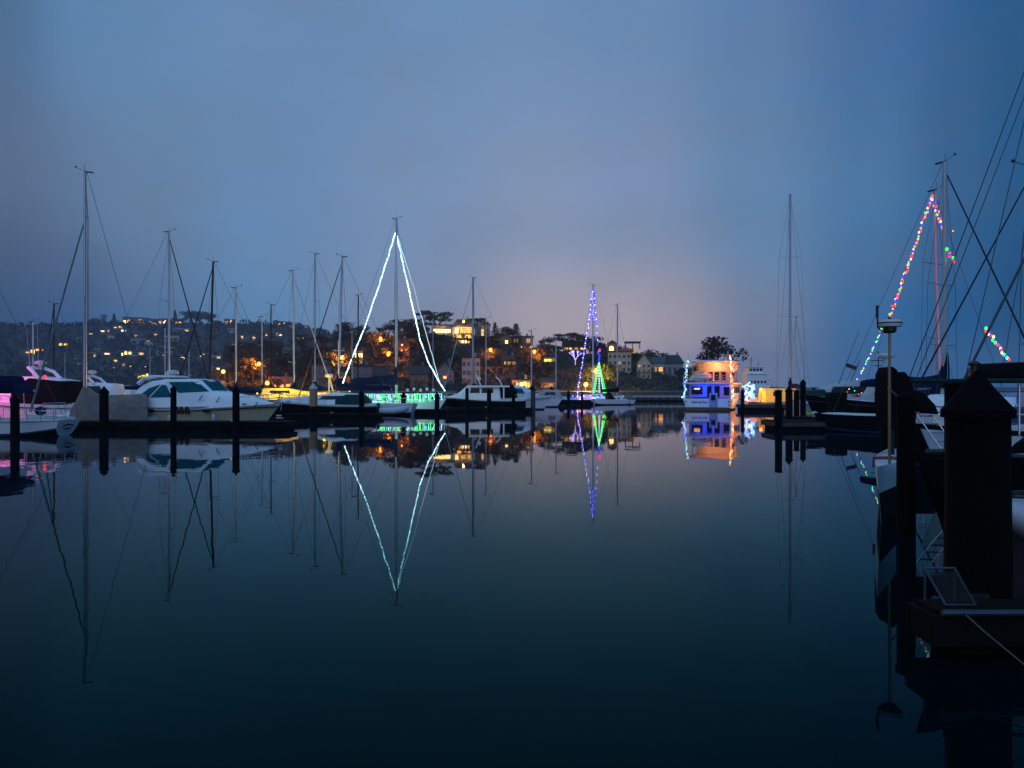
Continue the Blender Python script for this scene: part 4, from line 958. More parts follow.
sailboat(54, 63, 304, 178, 9, 'black-masted sailboat behind the black cockpit canvas', fore='furl_dark', fore_r=.06, mastm='alu_dark', mr=.08, fore_x=1.2)
sailboat(65, 84, 352, 0, 6, 'smallest distant sailboat left of the tall left mast', fore=None, mastm='alu', mr=.05, nsp=1, boom=False)
sailboat(150, 84, 348, 0, 6.5, 'tiny pale-masted sailboat behind the cruiser, left of the arch', fore=None, mastm='alu', mr=.06, nsp=1, boom=False)
sailboat(189, 80, 352, 0, 7, 'small pale-masted sailboat between the crossed stays', fore=None, mastm='mast_white', mr=.06, nsp=1, boom=False)

# --- yellow lit boat behind the tan sleeved pile
def yellow_extra(root, q):
    lamp((-1.5, -2.6, 2.4), (1, .66, .015), 420, root, .1, 'deck_light'); lamp((2.2, -2.4, 2.2), (1, .66, .015), 420, root, .1, 'deck_light')
    for i, x in enumerate((-3.4, -2.4, -1.2, .2, 1.4, 4.1)): MB().ball((x, -1.45, 1.75 if i < 5 else 1.95), .06).build('deck_bulb', 'lamp_yellow', root)
motorboat(303, 63, 4, 8.4, 2.8, 'low white launch floodlit bright yellow behind the tan-sleeved pile', 1.25, 1.65, [(-3.4, 1.5), (-3.1, 2.15), (-1.2, 2.2), (.0, 1.95), (3.4, 1.7)], [[(-2.6, 1.75), (-.9, 1.75), (-.9, 2.0), (-2.5, 2.0)]], hullm='yellow_lit_paint', band='yellow_lit_paint', cab='yellow_lit_paint', extra=yellow_extra, rail_s=(.55, .98), name='launch')
# --- black hulled motor boat, bow left
motorboat(322, 57.5, 183, 8.6, 2.9, 'black-hulled motor boat with white decks and green canvas', .95, 1.35, [(-3.4, 1.15), (-2.8, 1.75), (-1., 1.85), (.6, 1.6), (3.4, 1.35)], [[(-2.2, 1.35), (.1, 1.3), (-.2, 1.6), (-2.0, 1.62)]], hullm='black_hull', band='gelcoat', boot='gelcoat', canvas=([(-3.7, 1.2), (-3.2, 1.7), (-2., 1.72), (-1.2, 1.35)], .42, 'canvas_green'), rail_s=(.5, .98))
# --- white radar post boat mast (catboat mast at 331)
rp = empty('radar_post', (X(329, 64), 64, 0), 0, 'white radar post with a round dome beside the white rope light', 'radar mast')
MB().path([(0, 0, .2), (0, 0, Z(377, 64))], .06, 6).tube((.75, 0, .5), (.05, 0, Z(377, 64)), .045, seg=5).build('post', 'mast_white', rp)
MB().lathe([(.1, -.1), (.34, 0), (.36, .12), (.28, .24), (.05, .28)], (0, 0, Z(377, 64)), 12).build('dome', 'white_plastic', rp, True)
# --- inflatable dinghy in front of the lit sailboat
dg = empty('inflatable_dinghy', (X(391, 58), 58, 0), R(12), 'small white inflatable dinghy by the green-lit sailboat', 'dinghy')
MB().path([(-.9, .55, .42), (.2, .6, .42), (.95, .35, .52), (1.15, 0, .58), (.95, -.35, .52), (.2, -.6, .42), (-.9, -.55, .42)], .24, 10).build('tube', 'inflatable', dg, True)
MB().box((-.1, 0, .3), (1.7, .8, .08)).build('floor', 'gelcoat_grey', dg); MB().box((-.92, 0, .45), (.08, .9, .45)).build('transom', 'gelcoat_grey', dg)
ob = MB().box((-1.05, 0, .85), (.32, .26, .36)).build('outboard_motor', 'black_plastic', dg, bevel=.05); MB().box((-1.05, 0, .4), (.12, .1, .7)).build('outboard_leg', 'black_plastic', ob)

# --- the white rope lit sailboat
YL = 68.5
def lit_extra(root, q):
    bw, sh, xs = q['bw'], q['sh'], q['xs']
    MB().box((-2.8, 0, 2.25), (2.2, 2.2, .07)).build('bimini', 'canvas_navy', root, bevel=.03)
    MB().path([(-5.2, 0, sh(0)), (-5.2, 0, 6.5)], .06, 6).box((-5.2, 0, 5.6), (1.0, .05, .05)).box((-5.2, 0, 4.4), (.9, .05, .05)).build('mizzen_post', 'mast_white', root)
    for i in range(5): MB().ball((1.0+i*.6, .4, 2.0+.1*(i % 2)), .16, 7).build('deck_fitting', 'white_plastic', root)
sailboat(396.5, YL, 219, 8, 10.4, 'sailboat outlined in white rope lights with a green-lit hull', cover='canvas_navy', mastm='mast_white', mr=.13, fore=None, boot='antifoul', extra=lit_extra, covh=.85, boom_z=2.2, sp_y=[.37, .66], hs=1.15, fore_x=4.3)
# second light mast beside it (x 392)
rope_light('bright white rope light down the left side, from masthead to stern', [P(396, 231, YL), P(382, 276, YL-.2), P(366, 324, YL-.4), P(352, 358, YL-.5), P(342.5, 384, YL-.6)], .052, 'rope_beads', .03, seed=2)
rope_light('bright white rope light down the right side, from masthead to bow', [P(396, 231, YL), P(404, 268, YL-.2), P(412, 304, YL-.3), P(420, 340, YL-.4), P(430, 366, YL-.5), P(445, 391, YL-.6)], .052, 'rope_beads', .03, seed=3)
rope_light('thin dim rope light on the inner right forestay', [P(396.5, 233, YL+.3), P(413, 286, YL+.3), P(428, 340, YL+.3), P(440, 384, YL+.2)],     .032, 'rope_faint', .03, seed=4)
# icicle lights along the rail
r = random.Random(12); bwL = 10.4*.15
ic = {}
root = empty('icicle_lights', (X(396.5, YL), YL, 0), R(8), 'green and white icicle lights hanging along the rail of the rope-lit sailboat', 'icicle lights')
wires = MB()
colr = ['led_cyan', 'led_green', 'led_white', 'led_white', 'led_cyan', 'led_green', 'rope_faint', 'led_iceblue']
pts = []
for i in range(72):
    s = .03+.94*i/71; x = -10.4*.56+s*10.4*.985
    s2 = s; mid = .38; b = bwL*((.72+.28*math.sin(math.pi/2*s2/mid)) if s2 < mid else max(.012, 1-((s2-mid)/(1-mid))**2.))
    z = 1.15+(1.196-1.15)*s**1.6+.50; y = -b*.98-.05; pts.append((x, y, z)); L_ = r.uniform(.25, .7)
    o = MB().path([(0, 0, 0), (r.uniform(-.05, .05), 0, -L_*.5), (r.uniform(-.07, .07), .0, -L_)], r.uniform(.016, .032), 4).build('icicle', r.choice(colr), root); o.location = (x, y, z+r.uniform(-.05, .05))
MB().path(pts, .010, 4).build('cable', 'rope_faint', root)
for x_ in (-4.2, -2.2, -.2, 1.8): lamp((x_, -bwL-1.7, 1.1), (.32, 1, .80), 65, root, .2, 'string_glow')

# --- dark blue cover and stern of the neighbour (between 335 and 400): its own boat
sailboat(352, 66, 330, 180, 7, 'low sailboat with a navy sail cover under the left rope light', cover='canvas_navy', fore=None, mastm='alu', mr=.05, nsp=1, covh=.6, boom_z=1.9)

# --- sedan yacht
Yd = 72.; kd = Yd/F; d_ = lambda px, py: ((px-484)*kd, Z(py, Yd))
def sedan_extra(root, q):
    MB().box((d_(479, 0)[0], 0, d_(0, 386.5)[1]), (41*kd, 2.9, .16)).build('hardtop', 'gelcoat', root, bevel=.05)
    MB().tube((d_(487, 0)[0], 0, d_(0, 386)[1]), (d_(492.5, 0)[0], 0, d_(0, 373)[1]), .07, seg=6).build('signal_mast', 'white_plastic', root)
    MB().ball((d_(488.5, 0)[0], 0, d_(0, 378.5)[1]), .17, 8).build('tv_dome', 'white_plastic', root, True)
    for sg in (1, -1): MB().box((-1.9, sg*1.35, d_(0, 394)[1]), (.12, .1, 1.35)).build('hardtop_post', 'gelcoat', root)
motorboat(484, Yd, 181, 8.0, 2.9, 'white sedan yacht with a black hull and long hardtop', 1.15, 1.45, [(-1.6, 1.3), (-1.5, 2.35), (1.6, 2.4), (2.6, 1.6), (3.4, 1.4)], [[(-.9, 1.72), (.2, 1.72), (.2, 2.2), (-.9, 2.2)], [(.4, 1.72), (1.35, 1.72), (1.2, 2.2), (.4, 2.2)]], 'motor yacht', 'black_hull', 'gelcoat', 'boot_blue', .43, .88, (), (1.65, 2.5), extra=sedan_extra, rail_s=None, name='motor_yacht', frontw=.5)
motorboat(516, 76, 0, 7.2, 2.8, 'white runabout with a black canvas cockpit behind the sedan yacht', 1.05, 1.5, [(-2.8, 1.3), (-2.4, 2.3), (.2, 2.45), (.9, 2.3), (2.2, 1.6)], [[(-.2, 1.65), (.9, 1.65), (.6, 2.15), (-.2, 2.2)]], shield=(.9, 2.), canvas=([(-3.2, 1.3), (-2.9, 2.35), (-.3, 2.55), (.1, 1.9)], .45, 'canvas_black'), arch=(-1.4, -2.0, 2.4, 3.3, .06), gl='glass_teal', name='runabout')
motorboat(541, 92, 180, 5.6, 2.3, 'low dark-hulled motor boat right of the grey pile', .8, 1.05, [(-2.6, 1.1), (-2.2, 1.9), (-.4, 2.0), (.6, 1.5), (2.8, 1.3)], [[(-1.8, 1.3), (-.4, 1.3), (-.5, 1.7), (-1.7, 1.7)]], hullm='black_hull', band='black_hull', cab='gelcoat_grey', name='small_boat')

# ================================================================== BLUE LIT SAILBOAT AND ITS LIGHT TREE
YB = 104.
def blue_extra(root, q):
    lamp((2.4, 2.4, 1.5), (.04, .08, 1), 260, root, .1, 'deck_light'); lamp((.4, 2.5, 1.4), (.7, .15, .8), 90, root, .1, 'deck_light'); lamp((-1.5, 2.5, 1.6), (.3, .3, 1), 120, root, .1, 'deck_light')
sailboat(593, YB, 285, 180, 7.2, 'sailboat with blue deck lights and a mast hung with blue light strings', mastm='mast_white', fore=None, cover='canvas_black', boom=False, hs=1.15, extra=blue_extra, mr=.11, boot='antifoul')
BC = ['led_blue', 'led_blue', 'led_blue', 'led_warm', 'led_blue', 'led_violet', 'led_blue', 'led_white']
light_string('blue light string from the masthead down to the bow, left side', [P(592.3, 291, YB), P(589, 322, YB-.2), P(583.5, 356, YB-.4), P(577.5, 392, YB-.5), P(576.5, 400, YB-.5)], .17, .078, BC, 'blue light strings', jitter=.07, seed=5)
light_string('shorter blue light string close to the mast, right side', [P(593, 290, YB-.2), P(596, 312, YB-.3), P(597.5, 345, YB-.4)], .24, .072, ['led_blue', 'led_warm', 'led_blue', 'led_blue'], 'blue light strings', jitter=.06, seed=6)
r = random.Random(2); pts = []
for i in range(60):
    t = i/59; pts.append((X(593, YB)+math.cos(i*1.3)*.28, YB-.1+math.sin(i*1.3)*.28, Z(291+t*30, YB)))
light_string('blue lights wound tightly round the masthead', pts, .42, .085, ['led_blue', 'led_blue', 'led_blue', 'led_violet'], 'blue light strings', jitter=.04, seed=7)
# the light tree: a cone of strings on the foredeck
xt = X(598, YB); zt0, zt1 = Z(394, YB), Z(349, YB)
lt_ = empty('light_tree', (xt, YB-1.2, 0), 0, 'cone-shaped tree of green and blue light strings on the blue-lit boat', 'light tree')
MB().tube((0, 0, zt0-.6), (0, 0, zt1), .04, seg=6).build('pole', 'alu_dark', lt_)
for k in range(8):
    a = k*math.pi/4; mcol = ['led_green', 'led_cyan', 'led_iceblue', 'led_green', 'rope_faint', 'led_green', 'led_warm'][k % 7]
    tip = Vector((0, 0, zt1-1.8)); ft = Vector((.95*math.cos(a), .95*math.sin(a), zt0+.15))
    mb = MB()
    n_ = 34; mb.loft([[tip+(ft-tip)*((i/n_)**.8)+Vector((math.cos(q*1.047), math.sin(q*1.047), 0))*(.050 if i % 3 == 1 else .008) for q in range(6)] for i in range(n_+1)], True, True)
    mb.build('light_strand', mcol, lt_)
mb = MB()
for i in range(9): mb.ball((r.uniform(-.12, .12), 0, zt1-.1-i*.22), .10 if i % 2 else .13, 6)
mb.build('tree_top_lights', 'led_blue', lt_)
MB().ball((.05, -.1, zt1-.3), .17, 8).build('tree_top_bulb', 'led_red', lt_)
lamp((0, -1.8, zt0+1.2), (.1, 1, .15), 60, lt_, .2, 'glow')
for nm, px, lb, col, sd in (('a', 571, 'tangle of blue deck lights at the left end of the blue-lit boat', ['led_blue', 'led_blue', 'led_violet'], 11), ('b', 582, 'tangle of pink and white deck lights beside the blue mast', ['led_red', 'led_violet', 'led_white', 'led_magenta'], 12), ('c', 596, 'white and blue deck lights below the green light tree', ['led_iceblue', 'led_white', 'led_blue'], 13)):
    rr = random.Random(sd); pts = [P(px+rr.uniform(-4.5, 4.5), 395+rr.uniform(0, 9), YB-1.8+rr.uniform(-.2, .2)) for _ in range(9)]
    light_string(lb, pts, .28, .085, col, 'deck light tangles', jitter=.1, seed=sd)
# white sailboat with bow to the right
sailboat(617.5, 97, 305, 8, 5.6, 'white sailboat with black sail cover right of the light tree', cover='canvas_black', mastm='mast_white', mr=.10, fore=None, nsp=1, covh=.45, dodger='canvas_black', hs=.8)

# ================================================================== FLYBRIDGE YACHT, SEEN FROM ASTERN
YY = 74.; hd = 66
yx = X(707, YY); yroot = empty('flybridge_yacht', (yx, YY, 0), R(hd), 'two-decked white yacht lit blue astern and orange along its side', 'yacht')
hm_, bw, sh, xs, mm = hull(13, 4.9, 1.15, 1.9, .6, .97, 1.6, .2, 'gelcoat', 'gelcoat', 'antifoul', x0=0, bow_p=2.4)
hm_.build('hull', mm, yroot, True); deck_mb(bw, sh, xs, drop=.02).build('deck', 'deck_white', yroot)
MB().box((-.35, 0, .22), (.7, 4.6, .14)).build('swim_platform', 'teak', yroot)
# saloon, aft bulkhead with openings framed
sal = MB().box((5.2, 0, 1.85), (6.6, 4.3, 1.45)).build('saloon', 'saloon_shade_grey', yroot, bevel=.16)
for y0, y1, z0, z1 in ((.75, 1.85, 1.55, 2.35), (-.15, .3, 1.3, 2.4), (-.95, -.45, 1.3, 2.4), (-1.9, -1.35, 1.45, 2.3)):
    f = MB().box((1.885, (y0+y1)/2, (z0+z1)/2), (.04, y1-y0+.1, z1-z0+.1)).build('window_frame', 'saloon_shade_grey', sal); MB().box((1.86, (y0+y1)/2, (z0+z1)/2), (.04, y1-y0, z1-z0)).build('glass', 'glass_dark', f)
MB().box((1.83, 1.30, 2.12), (.03, .6, .16)).build('lit_curtain', 'win_warm', sal)
for i in range(3):
    for sg in (1, -1): MB().box((3.2+i*1.8, sg*2.16, 2.0), (1.4, .04, .6)).build('window', 'glass_dark', sal)
# overhang deck with rounded edge
MB().box((4.3, 0, 2.66), (8.6, 4.85, .16)).build('boat_deck', 'gelcoat', yroot, bevel=.06)
for sg in (1, -1):
    for x in (.25,): MB().box((x, sg*2.25, 1.85), (.12, .12, 1.5)).build('deck_post', 'gelcoat', yroot)
st_ = MB()
for i in range(7): st_.box((.15+i*.0, -.75, .45+i*.0), (.01, .01, .01))
MB().box((-.02, -.62, .95), (.14, .8, 1.5)).build('boarding_door', 'saloon_shade_grey', yroot, bevel=.04)
MB().box((-.11, -.62, 1.25), (.03, .42, .55)).build('door_window', 'glass_dark', yroot)
MB().box((5.4, 0, 3.35), (5.0, 3.9, 1.2)).build('bridge_cabin', 'saloon_shade_grey', yroot, bevel=.16)
for y in (1.0, .1, -.5, -1.2): MB().box((2.88, y, 3.4), (.05, .42, .9)).build('bridge_door', 'glass_dark', yroot)
MB().box((2.87, -.2, 3.4), (.05, .12, .95)).build('bridge_panel', 'canvas_white', yroot)
MB().box((4.0, 0, 4.93), (6.6, 4.5, .14)).box((4.0, 0, 4.84), (6.4, 4.3, .05)).build('hardtop', 'gelcoat', yroot, bevel=.05)
for x in (.85, 3.6, 6.4):
    for sg in (1, -1): MB().tube((x, sg*2.1, 2.7), (x, sg*2.1, 4.9), .05, seg=6).build('hardtop_post', 'steel', yroot)
MB().box((6.6, 0, 4.45), (.06, 4.0, .8)).build('canvas_enclosure', 'canvas_white', yroot)
ra = MB()
for z in (2.95, 3.2, 3.45): ra.path([(3, -2.35, z), (.1, -2.35, z), (.1, 2.35, z), (3, 2.35, z)], .022, 5)
for y in (-2.35, -1.5, -.5, .5, 1.5, 2.35): ra.tube((.1, y, 2.7), (.1, y, 3.47), .022, seg=5)
ra.build('deck_rail', 'steel', yroot)
for x, y, h in ((.9, 2.0, 5.9), (.9, -2.0, 6.5), (4., 1.2, 5.8), (4.6, .6, 5.7), (5.2, -.5, 6.1), (5.6, -1.2, 5.8)): MB().tube((x, y, 4.95), (x, y, h), .025, .01, seg=4).build('aerial', 'white_plastic', yroot)
# transom lettering
fc = bpy.data.curves.new('name_lettering', 'FONT'); fc.body = 'Eternal Sea'; fc.size = .34; fc.extrude = .006; fc.align_x = 'CENTER'
fo = bpy.data.objects.new('name_lettering', fc); COL.objects.link(fo); fo.parent = yroot; fc.materials.append(M['navy_hull'])
fo.rotation_euler = (R(90), 0, R(-90)); fo.location = (-.03, .72, .70)
bpy.context.view_layer.update(); fm = bpy.data.meshes.new_from_object(fo); fo2 = bpy.data.objects.new('name_lettering', fm); COL.objects.link(fo2); fo2.parent = yroot; fo2.rotation_euler = fo.rotation_euler; fo2.location = fo.location; bpy.data.objects.remove(fo); fo2.name = 'name_lettering'
for y, z in ((2.1, .85), (2.2, .5), (-2.1, .85), (-2.15, .5)): MB().box((-.03, y, z), (.04, .16, .1)).build('stern_light', 'black_plastic', yroot)
lamp((.9, .6, 2.5), (.0, .04, 1), 230, yroot, .1, 'stern_light_source'); lamp((-1.3, -.6, 2.0), (.0, .03, 1), 55, yroot, .1, 'stern_light_source'); lamp((1.0, -1.6, 2.4), (.1, .08, 1), 40, yroot, .1, 'stern_light_source')
lamp((2.4, 0, 4.6), (1, .20, .04), 140, yroot, .1, 'bridge_light'); lamp((1.0, -1.6, 4.3), (1, .14, .02), 170, yroot, .1, 'bridge_light'); lamp((5.6, 0, 4.55), (1, .42, .15), 110, yroot, .1, 'bridge_light')
lamp((2.6, -3.5, 2.6), (1, .20, .02), 260, yroot, .1, 'side_light'); lamp((2, -3.4, 1.0), (1, .40, .05), 90, yroot, .1, 'side_light'); lamp((6, -3.6, 1.6), (1, .40, .06), 190, yroot, .1, 'side_light')
yw = lambda x, y, z: yroot_m @ Vector((x, y, z))
yroot_m = Matrix.Translation((yx, YY, 0)) @ Matrix.Rotation(R(hd), 4, 'Z')
def cluster(label, a, b, n, r0, spread, cols, seed):
    rr = random.Random(seed); pts = [yw(*(Vector(a)+(Vector(b)-Vector(a))*(i/n)))+Vector((rr.uniform(-spread, spread), rr.uniform(-spread, spread), rr.uniform(-.1, .1))) for i in range(n+1)]
    return light_string(label, pts, .17, r0, cols, 'light garlands on the lit yacht', jitter=.05, seed=seed)
cluster('white and blue light garland up the left stern post of the yacht', (.1, 2.3, 1.3), (.3, 2.2, 3.0), 12, .07, .16, ['led_white', 'led_iceblue', 'led_iceblue', 'led_blue'], 31)
cluster('blue light garland above the dinghy on the yacht', (.3, 2.2, 3.2), (.8, 2.05, 5.1), 9, .06, .1, ['led_blue', 'led_white', 'led_green', 'led_iceblue'], 32)
cluster('orange and white light garland up the right stern post of the yacht', (.5, -2.35, 1.0), (.85, -2.2, 4.0), 22, .10, .14, ['led_orange', 'led_warm', 'led_orange', 'led_warm', 'led_red'], 33)
cluster('white-hot light garland at the top right of the yacht', (.85, -2.2, 4.0), (.9, -2.1, 5.4), 10, .09, .08, ['led_warm', 'led_orange', 'led_warm'], 34)
cluster('orange light garland along the yacht hardtop edge', (.75, 2.1, 4.86), (.75, -2.1, 4.86), 6, .035, .02, ['led_orange', 'led_red'], 35)
MB().box((.80, -2.35, 3.55), (.3, .4, .3)).build('red_lifebuoy_case', 'boot_red', yroot, bevel=.05)
# dinghy carried on the boat deck
dy = empty('yacht_tender', tuple(yw(1.25, .95, 2.75)), R(hd+90), 'pale covered tender carried on the upper deck of the lit yacht', 'dinghy')
rings = []
for i in range(11):
    t = i/10; s = math.sin(math.pi*min(1, .12+t*.88))**.6; x = -1.15+2.3*t
    rings.append([(x, .62*s*math.cos(a*math.pi/6), .30+.55*s*math.sin(a*math.pi/6)*(1 if a < 7 else .5)+.25*(1-t)) for a in range(12)])
MB().loft(rings, True, True).build('tender_cover', 'canvas_white', dy, True)
MB().box((-.6, 0, .12), (.12, .9, .3)).box((.6, 0, .1), (.12, .9, .28)).build('chocks', 'teak', dy)
# white-blue wire figure made of rope light beside the yacht
pts = [P(748.5+4.2*math.cos(a), 391+7.5*math.sin(a), 74.5) for a in [R(d) for d in range(-70, 271, 20)]]
o = rope_light('curled ice-white light figure beside the yacht bow', pts, .06, 'led_iceblue', .32, 'light_figure', 'light figures', 9)
o2 = rope_light('small inner loop of the ice-white light figure', [P(749+2*math.cos(R(d)), 390+4*math.sin(R(d)), 74.6) for d in range(-60, 200, 26)], .055, 'led_white', .28, 'light_figure', 'light figures', 10)
fs_ = MB().tube((0, 0, 0), (0, 0, Z(384, 74.9)), .05, seg=6).box((0, 0, .1), (.5, .5, .2)).build('figure_stand', 'alu_dark', loc=(X(749, 74.9), 74.9, 0)); tag(fs_, 'thin post behind the ice-white light figure', 'post')
# ferry behind
YF = 150.; fr = empty('ferry', (X(756, YF), YF, 0), 0, 'large white ferry with stacked decks beyond the lit yacht', 'ferry'); kf = YF/F
fz = lambda py: Z(py, YF)
def fbox(px0, px1, py0, py1, d, name, m='gelcoat', bev=.1): return MB().box((((px0+px1)/2-756)*kf, 0, (fz(py0)+fz(py1))/2), ((px1-px0)*kf, d, fz(py0)-fz(py1))).build(name, m, fr, bevel=bev)
fh, b1, s1, x1, m1 = hull(10, 5, 1.6, 2.2, .6, .9, 1.4, .2, 'gelcoat', 'gelcoat', 'boot_blue'); fh.build('hull', m1, fr, True)
fbox(743, 766, 386, 396, 4.6, 'main_deck'); u_ = fbox(744, 763, 374.5, 386.2, 4.2, 'upper_deck'); fbox(744, 766, 373.6, 374.6, 4.6, 'deck_roof'); w_ = fbox(746, 760, 367.5, 373.8, 3.4, 'wheelhouse'); fbox(745, 761.5, 366.7, 367.6, 3.8, 'wheelhouse_roof')
for i in range(5): MB().box(((748+i*3.4-756)*kf, -2.13, fz(382)), (.42, .05, .5)).build('window', 'glass_dark', u_)
for i in range(4): MB().box(((748+i*3.4-756)*kf, -1.73, fz(370)), (.5, .05, .5)).build('window', 'glass_dark', w_)
MB().tube((-1, 0, fz(367)), (-1, 0, fz(357)), .07, seg=5).tube((.4, 0, fz(367)), (.4, 0, fz(361)), .05, seg=5).tube((-1.6, 0, fz(360)), (-.4, 0, fz(360)), .04, seg=4).build('signal_mast', 'alu_dark', fr)
MB().box((3.2, 0, fz(384)), (2.2, 3, .12)).tube((3.2, 0, 2), (3.2, 0, fz(379)), .09, seg=5).box((3.2, 0, fz(380)), (1.4, 1.4, .2)).build('aft_platform', 'gelcoat', fr)
# yellow cabin boat with lamp
def cab_extra(root, q):
    MB().ball((-2.1, -1.5, 2.05), .17, 10).build('globe_lamp', 'lamp_warm', root); MB().tube((-2.1, -1.5, .7), (-2.1, -1.5, 1.9), .03, seg=5).build('lamp_post', 'alu_dark', root)
    lamp((-1.6, -2.4, 2.0), (1, .62, .16), 85, root, .15, 'globe_light'); lamp((1.2, -2.8, 2.0), (1, .6, .16), 60, root, .15, 'globe_light')
    MB().box((-2.9, -1.3, 1.0), (.9, .6, .5)).build('deck_box', 'white_plastic', root, bevel=.05)
motorboat(775, 78, 3, 6.4, 2.8, 'cream cabin boat lit golden by a globe lamp, behind the dark piles', .8, 1.0, [(-1.4, 1.0), (-1.35, 2.15), (2.0, 2.15), (2.1, 1.95), (2.6, 1.0)], [[(-.6, 1.35), (.2, 1.35), (.2, 1.8), (-.6, 1.8)]], hullm='gelcoat_cream', band='gelcoat_cream', cab='yellow_lit_paint', extra=cab_extra, rail_s=None, name='cabin_boat', frontw=.8)
# tall sailboat at right centre
sailboat(790, 82, 196, 86, 12.5, 'very tall slim sailboat mast standing alone right of the lit yacht', mastm='alu', mr=.155, fore=None, sp_y=[.43, .71], covh=.6, cover='canvas_navy')
sailboat(796, 88, 318, 86, 8, 'short pale-masted sailboat just right of the very tall mast', mastm='mast_white', mr=.075, fore=None, nsp=1, boom=False)

# ================================================================== RIGHT GROUP
# black hulled boat, bow left
motorboat(858, 47.5, 176, 6.6, 2.6, 'black-hulled workboat with flared bow and deck gear in the right middle', 1.35, 1.75, [(-2.4, 1.5), (-2.3, 2.35), (-.9, 2.35), (-.6, 1.9), (.2, 1.6)], [[(-2.0, 1.75), (-1.2, 1.75), (-1.2, 2.1), (-2.0, 2.1)]], hullm='black_hull', band='black_hull', boot='gelcoat_cream', flare=.5, rail_s=None, name='workboat', cab='gelcoat_grey')
ob = empty('outboard_stack', (X(830.5, 46.2), 45.4, .45), 0, 'black hooded dock box left of the workboat', 'dock box'); MB().box((0, 0, .55), (.9, .7, 1.1)).build('box', 'canvas_black', ob, bevel=.08); MB().box((0, 0, 1.25), (1.1, .9, .5)).build('hood', 'canvas_black', ob, bevel=.15)
hv = empty('buoy', (X(808.5, 45.3), 45.3, .45), 0, 'yellow-green buoy on the dock beside the pile cluster', 'buoy'); MB().ball((0, 0, .14), .15, 10).build('float', 'hiviz', hv, True); MB().tube((0, 0, .28), (0, 0, .36), .03, seg=6).build('eye', 'rubber', hv)
bg_ = MB().ball((0, 0, .16), .22, 10, sz=.8).box((0, 0, .03), (.3, .3, .06)).build('white_sack', 'canvas_white', loc=(X(814.5, 45.3), 45.3, .45)); tag(bg_, 'white tied sack on the dock beside the buoy', 'sack')
# sport fisher behind
def fisher_extra(root, q):
    MB().tube((-1.2, -.4, 2.2), (.5, -.4, 6.6), .03, .012, seg=5).build('outrigger', 'alu_dark', root)
    fl_ = MB().path([(-.9, -.6, 1.2), (.45, -.6, 4.3)], .03, 5).build('flag_staff', 'alu_dark', root)
    MB().add([(.35+i*.09-.95, -.6+.05*math.sin(i*1.4), 4.1-z*.3-.03*i) for z in (0, 1) for i in range(10)], [(i, i+1, i+11, i+10) for i in range(9)]).build('flag', 'flag_dark', root)
    MB().tube((2.2, 0, 3.0), (2.2, 0, 5.0), .04, seg=5).tube((1.6, 0, 4.3), (2.8, 0, 4.3), .03, seg=5).tube((1.8, 0, 3.9), (2.6, 0, 3.9), .03, seg=5).build('signal_mast', 'alu_dark', root)
motorboat(850, 57, 2, 8.6, 3.0, 'white sport fisher with a flag and aerials behind the workboat', 1.2, 1.7, [(-3.0, 1.4), (-2.9, 1.9), (-1.8, 2.3), (0, 2.75), (1.6, 2.8), (2.2, 2.1), (3.6, 1.6)], [[(-2.0, 1.75), (1.6, 1.75), (1.8, 2.35), (-1.8, 2.3)]], canvas=([(-3.7, 1.3), (-3.3, 2.0), (-2.4, 2.1), (-2.0, 1.5)], .4, 'canvas_green'), extra=fisher_extra, rail_s=None, name='sport_fisher', cab='gelcoat_grey', hullm='gelcoat_grey')
motorboat(872, 60, 180, 6, 2.6, 'white boxy cabin boat behind the workboat stern', 1.1, 1.4, [(-1.8, 1.2), (-1.7, 2.45), (1.4, 2.45), (2.2, 1.5)], [[(-1.1, 1.7), (.6, 1.7), (.6, 2.1), (-1.1, 2.1)]], rail_s=None, name='cabin_boat')
light_string('small dim string of coloured lights leading down to the sport fisher', [P(882, 329, 50), P(871, 353, 53), P(861, 374, 56), P(853, 383, 57)], .32, .045, ['led_green', 'led_warm', 'led_blue', 'led_warm', 'led_cyan'], jitter=.04, seed=21)
light_string('few coloured lights low on the sport fisher cockpit', [P(846, 391, 55), P(852, 388, 55.2), P(858, 395, 55), P(866, 392, 55)], .3, .035, ['led_red', 'led_warm', 'led_blue', 'led_green'], jitter=.08, seed=22)
# the two tall masts
sailboat(945, 34, 162, -60, 10.6, 'sailboat with the taller right mast and a thick dark furled jib', mastm='alu', mr=.135, fore='furl_dark', fore_r=.055, fore_x=4.6, sp_y=[.33, .55], cover='canvas_navy', covh=.5, boom_z=2.05, hullm='navy_hull', rail_=False)
sailboat(936, 37.5, 190, -62, 8.5, 'sailboat whose mast is wound with red lights, left of the taller one', mastm='alu', mr=.085, fore=None, nsp=2, cover='canvas_navy', hullm='navy_hull', rail_=False)
BR = ['led_red', 'led_orange', 'led_warm', 'led_blue', 'led_blue', 'led_orange', 'led_red', 'led_red', 'led_warm', 'led_blue', 'led_orange', 'led_green', 'led_red', 'led_blue', 'led_orange']
YM = 37.3
light_string('long multicoloured light string from the lit masthead down to the radar pole', [P(932, 196, YM), P(915, 246, YM-.6), P(899, 291, YM-1.2), P(889.5, 317, YM-1.6)], .098, .047, BR, jitter=.05, seed=23)
light_string('short multicoloured light string falling from the lit masthead to the taller mast', [P(932.5, 197, YM), P(938, 214, YM-.5), P(945, 236, YM-1.2)], .095, .048, BR, jitter=.06, seed=24)
light_string('small cluster of coloured lights half way up the taller mast', [P(948, 250, 33.6), P(951, 257, 33.6), P(955, 262, 33.6)], .11, .06, ['led_green', 'led_red', 'led_blue', 'led_red'], jitter=.06, seed=25)
light_string('single small light on the shroud right of the tall masts', [P(953, 231, 33.6), P(954.2, 233, 33.6)], .2, .035, ['led_orange'], jitter=.0, seed=26)
